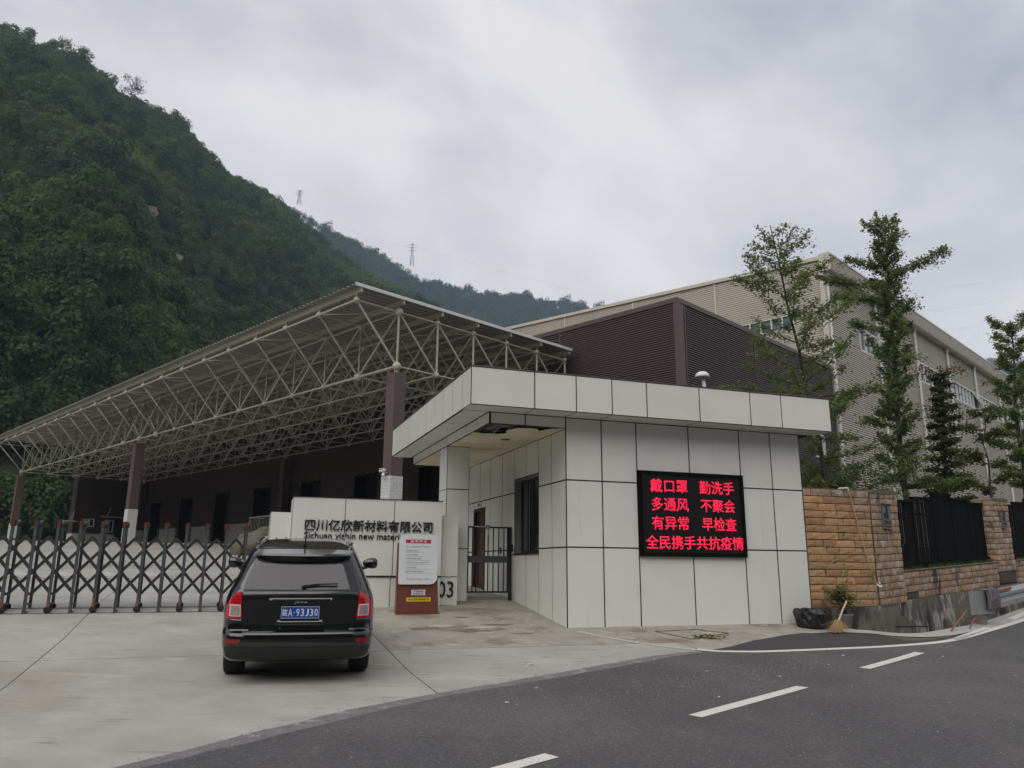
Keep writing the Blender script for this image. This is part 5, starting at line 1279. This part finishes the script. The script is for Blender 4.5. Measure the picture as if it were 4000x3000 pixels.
for k, (cx, cy, rx, ry) in enumerate(((-1.75, -.12, .36, .085), (-1.02, -.45, .22, .07), (-1.68, 1.15, .16, .06), (-1.28, .02, .10, .04))): sheet('damp_stain', blob(cx, cy, rx, ry, k), .0075, M['wet'], kind='structure')
def wsheet(cx, cy, rx, ry, seed, m, name): sheet(name, blob(cx, cy, rx, ry, seed), .0065, m, kind='structure')
for k in range(5):
    cx = -2.6 + k*.35; wsheet(cx, .2 + .25*sin(k*2.1), .30, .10, 30+k, M['pale'] if k % 2 else M['wet'], 'scuffed_patch')
for k, (a, b_, s) in enumerate(((-1.84, -2.96, .05), (-2.0, -3.19, .035), (-1.94, -2.90, .02), (-9.7, -.05, .035), (-3.0, -5.3, .03), (3.3, -3.2, .028), (1.0, -4.6, .03), (4.9, -3.6, .025), (-.6, -5.6, .022), (-2.4, -4.6, .022), (2.4, -3.9, .02), (.3, -4.0, .018))):
    z = gb(b_) + .012; b = MB(); r = random.Random(k); v = [(a + s*cos(t)*r.uniform(.5, 1.2), b_ + s*.7*sin(t)*r.uniform(.5, 1.2), z + r.uniform(0, .008)) for t in [2*pi*q/6 for q in range(6)]]
    b.add(v + [(x, y, z_+.004) for x, y, z_ in v], [tuple(range(5, -1, -1)), tuple(range(6, 12))] + [(i, (i+1)%6, (i+1)%6+6, i+6) for i in range(6)])
    o = b.build('litter_scrap', M['board'], fr=GA); tag(o, 'tiny white scrap of litter lying on the ground', 'litter', 'white litter scraps')
# worn hatch markings and a drain line on the ramp, boulder by the kerb
for k in range(5):
    a0 = -12.6 + k*1.05; sheet('ramp_marking', [(a0, 10.6), (a0+.45, 10.6), (a0+1.0, 9.2), (a0+.55, 9.2)], .010, M['paint_worn'], kind='structure')
sheet('ramp_drain', [(-16, 13.3), (-5.4, 13.3), (-5.4, 13.42), (-16, 13.42)], .008, M['crack'], kind='structure')
bd = bmesh.new(); bmesh.ops.create_icosphere(bd, subdivisions=4, radius=1)
for v_ in bd.verts:
    d = 1 + .35*noise.noise(v_.co*1.3 + Vector((5, 2, 1))) + .10*noise.noise(v_.co*4); v_.co = Vector((v_.co.x*1.5*d, v_.co.y*1.2*d, v_.co.z*.95*d))
me = bpy.data.meshes.new('boulder'); bd.to_mesh(me); bd.free(); me.materials.append(M['rock'])
for p in me.polygons: p.use_smooth = True
bo_ = bpy.data.objects.new('boulder', me); C.objects.link(bo_); bo_.matrix_world = GA.m @ Matrix.Translation((-4.3, 20.7, gb(20.7)+.15)); tag(bo_, 'rough brown boulder beyond the folding gate, left of the sign wall', 'boulder')
# loose pale grit on the asphalt, thickest between the lane dashes and the patch
rg2 = random.Random(12); b = MB()
M['grit'] = mat('pale_grit', (.25, .24, .23), .9, rnd=.1)
for k in range(4600):
    if k < 1100: a_ = rg2.gauss(.4, 1.5); b_ = -4.35 + (a_-.4)*.42 + rg2.gauss(0, .42)
    elif k < 3400: a_ = rg2.uniform(-5, 9); b_ = rg2.uniform(-9.5, -2.6)
    else: a_ = rg2.uniform(-8, 1); b_ = edge_b(a_) + rg2.gauss(-.15, .14)
    if b_ > -2.7 or (k < 3400 and b_ > edge_b(min(a_, 1)) - .2): continue
    s = rg2.choice((.004, .005, .006, .009)) * (1.0 if rg2.random() < .97 else 2.0); z = gb(b_) + .010; t0 = rg2.uniform(0, 6.28)
    v = [(a_ + s*cos(t0 + q*2.09), b_ + s*sin(t0 + q*2.09), z) for q in range(3)] + [(a_, b_, z + s*.9)]
    b.add(v, [(0, 1, 3), (1, 2, 3), (2, 0, 3)])
b.build('road_grit', M['grit'], fr=GA, kind='stuff')
# ------------------------------------------------------------ trees behind the fence
def leaf(b, c, L, rnd, up=.5):
    a = rnd.uniform(0, 2*pi); tl = rnd.uniform(-.9, .9); d = Vector((cos(a), sin(a), tl*.7)).normalized() * L
    n_ = Vector((rnd.uniform(-1, 1), rnd.uniform(-1, 1), rnd.uniform(up-.5, 1.2))); s = d.cross(n_); 
    if s.length < 1e-4: return
    s = s.normalized() * L * .42; c = Vector(c)
    b.add([c - d*.5, c + s*.9 + d*.12, c + d*.5, c - s*.9 + d*.12], [(0, 1, 2, 3)])
def ray(x, y): return (fw + rr * ((x - 2000) / FPX) - uu * ((y - 1500) / FPX))
def at_off(x, y, off):
    d = ray(x, y); nf = Vector((-cos(radians(49)), sin(radians(49)), 0)); p = GF.w((0, off, 0)); return d * (p.dot(nf) / d.dot(nf))
LAT = Vector((sin(radians(117)), cos(radians(117)), 0)); AWY = Vector((sin(radians(27)), cos(radians(27)), 0))
def tree(name, label, base, top, rad, branches, leaves, m_leaf, L=.10, group='young trees behind the fence', lean=None, layered=False, seed=1, sub=3, spread=.28, extra=None, cat='tree'):
    """branches: (height fraction, angle from camera right, length, rise)"""
    rnd = random.Random(seed); B = Vector(base); T = Vector(top)
    t = root(name, label, cat, WORLD, tuple(B), group)
    tr = MB(); path = [B + (T-B)*k/8 + Vector((rnd.gauss(0, .05), rnd.gauss(0, .05), 0))*(0 if k in (0, 8) else 1) for k in range(9)]
    tr.tube(path, [rad*(1-.86*k/8) for k in range(9)], 8)
    def pt(f): 
        f = max(0, min(.999, f)); i = int(f*8); return path[i] + (path[i+1]-path[i])*(f*8-i)
    lv = MB(); per = max(1, int(leaves / sum(b_[2] for b_ in branches)))
    for f, ang, ln, rise in branches:
        p0 = pt(f); d = (LAT*cos(radians(ang)) + AWY*sin(radians(ang))).normalized()
        mid = p0 + d*ln*.5 + Vector((0, 0, rise*ln*(.35 if not layered else .6))); end = p0 + d*ln + Vector((0, 0, rise*ln))
        r0_ = rad*(1-.8*f)*.35; tr.tube([p0, mid, end], [max(.012, r0_), max(.008, r0_*.6), .005], 5)
        for s in range(sub):
            u = rnd.uniform(.35, .9); q = p0.lerp(mid, u*2) if u < .5 else mid.lerp(end, u*2-1)
            e = q + d*rnd.uniform(.1, .35)*ln*.6 + Vector((rnd.gauss(0, .22), rnd.gauss(0, .22), rnd.uniform(-.05, .35)*ln*.4)); tr.tube([q, e], [.008, .004], 4)
            for k in range(int(per*ln*.25)):
                w = rnd.random(); c = q.lerp(e, w) + Vector((rnd.gauss(0, .11), rnd.gauss(0, .11), rnd.gauss(0, .09))); leaf(lv, c, L*rnd.uniform(.6, 1.2), rnd)
        for k in range(int(per*ln)):
            u = rnd.uniform(.12, 1.03) ** .85; q = p0.lerp(mid, u*2) if u < .5 else mid.lerp(end, u*2-1)
            sp = spread*(.45 + .8*u if u < .6 else .93 - (u-.6)*1.2)*min(1.2, .55+ln*.3); c = q + Vector((rnd.gauss(0, sp*.6), rnd.gauss(0, sp*.6), rnd.gauss(0, sp*(.45 if not layered else .20)))); leaf(lv, c, L*rnd.uniform(.6, 1.2), rnd)
    if extra: extra(lv, tr, rnd, pt)
    tr.build('trunk', M['bark'], t, smooth=True); lv.build('crown', M[m_leaf], t); return t
def rb_(n, f0, f1, lmin, lmax, r0_, r1_, seed):
    r = random.Random(seed); return [(f0 + (f1-f0)*(k+r.random()*.6)/n, (k*137.5 + r.uniform(-25, 25)) % 360, r.uniform(lmin, lmax), r.uniform(r0_, r1_)) for k in range(n)]
b1 = at_off(3300, 2200, 4.2); t1 = at_off(3008, 880, 4.2)
tree('slender_tree', 'tall leaning slender tree with open tufted branches before the cream warehouse corner', b1, t1, .10,
     rb_(9, .30, .46, 1.2, 2.0, .05, .35, 3) + rb_(14, .44, .68, 1.2, 1.9, .3, .75, 4) + rb_(12, .66, .86, .7, 1.25, .5, 1.0, 5) + rb_(9, .85, .97, .35, .8, .6, 1.2, 6) + [(.50, 180, 2.7, .16), (.48, 0, 2.2, .10), (.80, 165, 1.5, .5), (.70, 20, 1.6, .7), (.83, 175, 1.5, .25), (.82, 10, 1.5, .5), (.90, 5, 1.0, .8), (.89, 172, 1.1, .45)], 10000, 'leafA', L=.088, seed=21, spread=.22)
b2 = at_off(3548, 2200, 3.2); t2 = at_off(3455, 885, 3.2); t2 = b2 + (t2 - b2)
tree('slender_tree', 'tallest slender tree with dense columnar foliage and two long side branches', b2, t2, .13,
     rb_(16, .20, .42, .6, 1.0, .3, .7, 7) + rb_(36, .40, .80, .45, .85, .6, 1.2, 8) + rb_(20, .78, .99, .35, .75, .8, 1.8, 9) + [(.80, 178, 2.3, .34), (.83, 2, 1.9, .42), (.86, 176, 1.3, .5), (.20, 0, 2.0, .1), (.12, 182, 2.2, .18), (.76, 185, 1.7, .15), (.66, 178, 1.3, .4)], 22000, 'leafA', L=.086, seed=22, spread=.21)
b3 = at_off(3716, 2200, 2.6); t3 = at_off(3672, 1440, 2.6)
def reds(lv, tr, rnd, pt): pass
t3o = tree('layered_conifer', 'dark layered conifer with a reddish tip between the fence and cream wall', b3, t3, .11,
     [(f, (k*115) % 360, (1.0 - f*.72)*random.Random(k).uniform(.75, 1.05), .05) for k, f in enumerate([.30 + .66*i/34 for i in range(35)])], 10500, 'leafB', L=.10, seed=23, layered=True, spread=.30, sub=2)
lv = MB(); rnd = random.Random(77); p_ = Vector(t3)
for s in (-1, 1):
    for k in range(170):
        u = rnd.random(); c = p_ + LAT*s*(.05 + u*.75) + Vector((rnd.gauss(0, .12), rnd.gauss(0, .14), -.12 + rnd.gauss(0, .13))); leaf(lv, c, .09, rnd)
lv.build('red_tip', M['leafR'], t3o, kind='stuff')
b4 = at_off(3890, 2200, 2.4); t4 = at_off(3842, 1590, 2.4)
tree('slender_tree', 'thin sparse young tree with a few yellowish tufts between drain pipes', b4, t4, .07,
     [(f, a, l, .35) for f, a, l in ((.97, 40, .5), (.94, 190, .5), (.90, 300, .55), (.84, 170, .8), (.80, 10, .6), (.78, 90, .6), (.66, 190, .8), (.62, 170, .9), (.60, 350, .5), (.5, 10, .8), (.46, 185, .6), (.44, 100, .5))], 2300, 'leafC', L=.10, seed=24, spread=.30)
b5 = at_off(4022, 2200, 2.6); t5 = at_off(3945, 1250, 2.6)
tree('slender_tree', 'tall tree cut by the right photo edge with a pale top and dark lower layers', b5, t5, .13,
     rb_(18, .28, .60, .6, 1.1, .05, .4, 13) + rb_(18, .60, .97, .5, 1.0, .5, 1.3, 14), 12500, 'leafA', L=.10, seed=25, spread=.28)
b6 = at_off(4100, 2200, 3.4); t6 = at_off(4075, 1350, 3.4)
bs = at_off(3235, 2150, 4.6); ts = at_off(3215, 1800, 4.6)
tree('garden_shrub', 'spreading leafy shrub rising behind the sandstone wall beside the brown warehouse', bs, ts, .07,
     rb_(20, .35, .98, .9, 1.7, .1, .6, 15) + [(.75, 0, 3.0, .22), (.68, 8, 2.6, .12), (.7, 176, 1.5, .3), (.6, 0, 2.3, .0)], 5600, 'leafA', L=.085, seed=27, spread=.30, group='shrubs behind the stone wall', cat='shrub')

# ------------------------------------------------------------ hills, forest, pylons, haze
def hill(name, table, zf, seed, amp, n_a=150, n_t=46, curve=1.0):
    """table: (azimuth deg, ridge elevation deg, ridge distance, foot distance)"""
    def col(az):
        for p, q in zip(table, table[1:]):
            if az <= q[0]:
                t = (az-p[0])/(q[0]-p[0]); t = max(0, t); t = t*t*(3-2*t) if False else t; return [p[i] + (q[i]-p[i])*t for i in (1, 2, 3)]
        return list(table[-1][1:])
    a0, a1 = table[0][0], table[-1][0]
    def pos(u, t):
        az = a0 + (a1-a0)*u; el, rr1, rf = col(az); zr = rr1*math.tan(radians(el))
        r = rf + (rr1-rf)*t; z = zf + (zr-zf)*(t**curve)
        if t > 1: z = zr - (r-rr1)*.55
        a = radians(az); x, y = r*sin(a), r*cos(a)
        k = amp*min(1, t*5)*(1 if t < .55 else max(0, (1-t)/.45)**1.3 if t < 1 else 0)
        nz_ = noise.fractal(Vector((x, y, seed*50))*.011, .9, 2.0, 4)
        z += nz_*k + .35*k*noise.noise(Vector((x, y, 0))*.045)
        return Vector((x, y, z))
    v = [pos(i/n_a, j/n_t*1.12) for j in range(n_t+1) for i in range(n_a+1)]
    b = MB(); b.add(v, [(j*(n_a+1)+i, j*(n_a+1)+i+1, (j+1)*(n_a+1)+i+1, (j+1)*(n_a+1)+i) for j in range(n_t) for i in range(n_a)])
    b.build(name, M['hill'], smooth=True, kind='structure'); return pos, col, a0, a1
near_t = [(-75, 30, 330, 100), (-60, 31.0, 340, 98), (-45, 31.5, 335, 96), (-37.5, 31.0, 340, 96), (-32.3, 30.6, 350, 98), (-29.1, 29.4, 360, 100), (-25.8, 28.4, 370, 105), (-22.8, 26.4, 380, 112), (-20, 25.4, 390, 120), (-17.9, 24.7, 400, 128), (-16.4, 23.5, 405, 135), (-14, 21.9, 410, 140), (-12, 20.6, 410, 145), (-9, 19.4, 415, 150), (-6, 18.2, 420, 155), (-2, 16.5, 430, 160), (4, 13.5, 440, 165), (12, 9.5, 450, 170), (25, 5, 460, 180)]
far_t = [(-26, 24.5, 720, 480), (-20, 24.4, 720, 480), (-17.9, 24.7, 730, 480), (-16.1, 24.1, 740, 480), (-14.1, 23.4, 760, 480), (-10.1, 21.8, 800, 480), (-7.3, 20.4, 830, 480), (-4.1, 19.8, 860, 490), (0, 19.5, 900, 500), (3.9, 19.0, 940, 520), (7.7, 18.3, 980, 540), (14, 15.8, 1020, 560), (24, 11, 1060, 600)]
right_t = [(10, 13.5, 1500, 700), (22, 13.2, 1500, 700), (30, 12.9, 1500, 700), (32.3, 12.7, 1500, 700), (35, 12.2, 1520, 700), (45, 11, 1550, 700), (60, 10, 1600, 700)]
pn = hill('near_hillside', near_t, 1.8, 1, 17, curve=.96); pf = hill('far_ridge', far_t, 1.8, 2, 14, n_t=30); pr = hill('distant_mountain', right_t, 1.8, 3, 10, 60, 20)
opp = [(95, 10, 420, 150), (120, 20, 420, 140), (150, 25, 400, 130), (180, 24, 400, 120), (210, 26, 380, 120), (240, 24, 380, 130), (265, 16, 400, 150)]
hill('opposite_hillside', opp, -2, 5, 12, 70, 24)

hidden = bpy.data.collections.new('crown_shapes')
def crown(name, seed, nleaf, m, lsize, tall=1.0):
    r = random.Random(seed); b = MB(); lumps = [(Vector((0, 0, .55*tall)), .42)]
    for k in range(7):
        a = r.uniform(0, 2*pi); q = r.uniform(.15, .42); lumps.append((Vector((q*cos(a), q*sin(a), r.uniform(.28, .86)*tall)), r.uniform(.18, .32)))
    for k in range(nleaf):
        c, rad = r.choice(lumps); d = Vector((r.gauss(0, 1), r.gauss(0, 1), r.gauss(.25, 1))).normalized(); p = c + d*rad*r.uniform(.72, 1.08)*Vector((1, 1, .85)).length/1.65
        n_ = (d + Vector((r.gauss(0, .45), r.gauss(0, .45), r.gauss(.35, .4)))).normalized(); s = n_.cross(Vector((r.uniform(-1, 1), r.uniform(-1, 1), r.uniform(-.3, .3)))).normalized(); w = n_.cross(s); q = lsize*r.uniform(.6, 1.3)
        b.add([p - s*q, p - w*q*.7 + n_*q*.15, p + s*q, p + w*q*.7], [(0, 1, 2, 3)])
    b.tube([(0, 0, -.25), (0, 0, .35*tall)], [.03, .02], 4)
    o = bpy.data.objects.new(name, b.mesh(name, m)); hidden.objects.link(o); return o
for k in range(6): crown('crown_%02d' % k, 100+k, 800, M['leafhill'], .052, 1.0 if k < 4 else 1.35)
hid2 = bpy.data.collections.new('far_crown_shapes'); hk = hidden; hidden = hid2
for k in range(4): crown('fcrown_%02d' % k, 200+k, 420, M['leaffar'], .06, 1.0 if k < 2 else 1.35)
hidden = hk
def scatter(name, P, n, smin, smax, coll, nk, seed, mat_, zmin=-10, tmax=1.02, tp=.5):
    pos, col, a0, a1 = P; r = random.Random(seed); V, S, R, I = [], [], [], []
    tries = 0
    while len(V) < n and tries < n*6:
        tries += 1; u = r.random(); t = r.random()
        az = a0 + (a1-a0)*u; el, r1, rf = col(az); rr_ = rf + (r1-rf)*t
        if r.random() > (rr_/r1)**.6: continue
        t = min(tmax, t*tmax); p = pos(u, t)
        g = noise.noise(p*.02 + Vector((seed, 0, 0)))
        if g > .42 and r.random() < .6: continue
        V.append(p - Vector((0, 0, .8))); s = r.uniform(smin, smax)*(1 + .35*noise.noise(p*.05)); 
        if r.random() < .05: s *= 1.45
        S.append(s); R.append(r.uniform(0, 6.28)); I.append(r.randrange(nk))
    me = bpy.data.meshes.new(name); me.from_pydata([tuple(p) for p in V], [], [])
    for nm, tp_, dat in (('sc', 'FLOAT', S), ('ro', 'FLOAT', R), ('ix', 'INT', I)):
        at = me.attributes.new(nm, tp_, 'POINT'); at.data.foreach_set('value', dat)
    o = bpy.data.objects.new(name, me); C.objects.link(o); me.materials.append(mat_)
    ng = bpy.data.node_groups.new(name, 'GeometryNodeTree'); ng.interface.new_socket('Geometry', in_out='INPUT', socket_type='NodeSocketGeometry'); ng.interface.new_socket('Geometry', in_out='OUTPUT', socket_type='NodeSocketGeometry')
    gi = ng.nodes.new('NodeGroupInput'); go = ng.nodes.new('NodeGroupOutput'); ip = ng.nodes.new('GeometryNodeInstanceOnPoints'); ci = ng.nodes.new('GeometryNodeCollectionInfo')
    ci.inputs['Collection'].default_value = coll; ci.inputs['Separate Children'].default_value = True; ci.inputs['Reset Children'].default_value = True
    ip.inputs['Pick Instance'].default_value = True
    def na(nm, tp_):
        x = ng.nodes.new('GeometryNodeInputNamedAttribute'); x.data_type = tp_; x.inputs['Name'].default_value = nm; return x.outputs[0]
    cx = ng.nodes.new('ShaderNodeCombineXYZ'); l = ng.links.new; l(na('ro', 'FLOAT'), cx.inputs['Z'])
    l(gi.outputs[0], ip.inputs['Points']); l(ci.outputs[0], ip.inputs['Instance']); l(na('ix', 'INT'), ip.inputs['Instance Index']); l(cx.outputs[0], ip.inputs['Rotation']); l(na('sc', 'FLOAT'), ip.inputs['Scale'])
    l(ip.outputs[0], go.inputs[0]); md = o.modifiers.new('scatter', 'NODES'); md.node_group = ng
    return tag(o, kind='stuff')
scatter('hillside_forest', pn, 24000, 3.2, 6.6, hidden, 6, 1, M['leafhill'])
scatter('far_forest', pf, 12000, 6.5, 11, hid2, 4, 2, M['leaffar'])
scatter('distant_forest', pr, 2600, 13, 20, hid2, 4, 3, M['leaffar'])
# single trees standing on the skyline
def azel(x, y): d = ray(x, y); return math.degrees(atan2(d.x, d.y))
for k, (x, y, lab, s) in enumerate(((240, 205, 'dark tree standing up from the upper left skyline', 13), (330, 240, 'round crowned tree on the skyline right of the upper left one', 12), (512, 365, 'large open crowned tree breaking the left hill skyline', 15), (635, 440, 'small bushy tree on the skyline left of the lone pine', 9), (712, 465, 'lone spreading pine on the left hill skyline', 13))):
    az = azel(x, y); u = (az - pn[2])/(pn[3]-pn[2]); p = pn[0](u, .985)
    o = bpy.data.objects.new('skyline_tree', None); C.objects.link(o); o.location = p; tag(o, lab, 'tree', 'trees on the hill skyline')
    r = random.Random(k); b = MB(); b.tube([(0, 0, -1), (.1, 0, s*.4), (.2, .1, s*.75)], [.28, .2, .08], 6)
    lv = MB()
    for q in range(9):
        a = r.uniform(0, 6.28); hh = s*r.uniform(.35, .95); l = s*.34*(1.15-hh/s*.7); e = Vector((l*cos(a), l*sin(a), hh)); b.tube([(0, 0, hh*.75), e], [.09, .04], 4)
        for w in range(90): c = e + Vector((r.gauss(0, s*.075), r.gauss(0, s*.075), r.gauss(0, s*.045))); leaf(lv, c, .62, r)
    o['_p'] = [0, 0, 0]; b.build('trunk', M['bark'], o); lv.build('crown', M['leafhill'], o)
# rocky patches
for k, (x, y, az_t, lab) in enumerate(((560, 1000, .42, 'tan rock outcrop in the middle of the near forested hillside'), (430, 930, .47, 'highest tan rock outcrop, left of the middle of the hillside'), (180, 1240, .30, 'leftmost low rock outcrop on the near hillside'), (470, 1340, .24, 'lowest rock outcrop just above the canopy roof line'), (660, 1080, .38, 'rock outcrop right of the middle one on the near hillside'))):
    az = azel(x, y); u = (az - pn[2])/(pn[3]-pn[2]); p = pn[0](u, az_t)
    bm = bmesh.new(); bmesh.ops.create_icosphere(bm, subdivisions=3, radius=1); s = 2.6
    for v_ in bm.verts: d = 1 + .4*noise.noise(v_.co*1.7 + Vector((k*9, 0, 0))) + .15*noise.noise(v_.co*5); v_.co = Vector((v_.co.x*s*1.1*d, v_.co.y*s*.7*d, v_.co.z*s*.8*d))
    me = bpy.data.meshes.new('rock_outcrop'); bm.to_mesh(me); bm.free(); me.materials.append(M['cliff']); o = bpy.data.objects.new('rock_outcrop', me); C.objects.link(o); o.location = p + Vector((0, 0, 1.8)); tag(o, lab, 'rock', 'rock outcrops on the hillside')
# pylons and lines
def pylon(px, py, hgt, dist, lab):
    d = ray(px, py); d = d * (dist / hypot(d.x, d.y)); base = Vector((d.x, d.y, d.z - hgt)); t = bpy.data.objects.new('power_pylon', None); C.objects.link(t); t.location = base; t['_p'] = [0, 0, 0]; tag(t, lab, 'pylon', 'power pylons on the ridge')
    b = MB(); w = lambda z: .45 + 1.5*(1 - z/hgt)**1.3
    zs = [hgt*k/9 for k in range(10)]
    for sx, sy in ((-1,-1),(1,-1),(1,1),(-1,1)): b.tube([(sx*w(z), sy*w(z), z) for z in zs], .22, 4)
    for z0, z1 in zip(zs, zs[1:]):
        for (ax_, ay), (bx, by) in (((-1,-1),(1,-1)),((1,-1),(1,1)),((1,1),(-1,1)),((-1,1),(-1,-1))): b.tube([(ax_*w(z0), ay*w(z0), z0), (bx*w(z1), by*w(z1), z1)], .13, 4)
    b.build('lattice', M['galv'], t)
    for z in (hgt*.66, hgt*.79, hgt*.92):
        c = MB(); c.tube([(-4.2, 0, z), (0, 0, z+1.0), (4.2, 0, z)], .18, 4); c.tube([(-4.2, 0, z), (4.2, 0, z)], .12, 4); c.build('cross_arm', M['galv'], t)
    return base + Vector((0, 0, hgt))
pA = pylon(1172, 742, 17, 800, 'smaller lattice pylon on the ridge close to the near hill')
pB = pylon(1612, 950, 26, 800, 'taller lattice pylon standing on the far blue ridge')
def cable(a, b_, sag, lab, r=.06):
    mb_ = MB(); mb_.tube([Vector(a).lerp(Vector(b_), k/16) - Vector((0, 0, sag*4*(k/16)*(1-k/16))) for k in range(17)], r, 4); o = mb_.build('power_line', M['galv']); tag(o, lab, 'power line', 'power lines over the valley')
cable(pA - Vector((3, 0, 3)), pB - Vector((3, 0, 4)), 14, 'thin power line strung between the two ridge pylons')
cable(pB - Vector((-3, 0, 4)), (700, 900, 250), 30, 'thin power line running right from the taller pylon')
for k in range(3): cable((90 + k*4, 170, 52 + k*6), (330, 380, 172 + k*9), 10, 'faint power line rising to the right above the cream warehouse', .014)

# haze
M['haze'] = bpy.data.materials.new('haze'); M['haze'].use_nodes = True; t = M['haze'].node_tree; t.nodes.clear()
pv = N(t, 'ShaderNodeVolumePrincipled'); pv.inputs['Color'].default_value = (.58, .79, 1.0, 1); pv.inputs['Density'].default_value = HAZE; pv.inputs['Anisotropy'].default_value = 0.0
ou = N(t, 'ShaderNodeOutputMaterial'); t.links.new(pv.outputs[0], ou.inputs['Volume'])
if HAZE > 0:
    b = MB(); b.box(-3100, 3100, -3100, 3100, -3.4, 400); hz_ = b.build('haze', M['haze'], kind='stuff')
# tidy helper properties
for o in bpy.data.objects:
    for k in ('_p', '_off'):
        if k in o: del o[k]
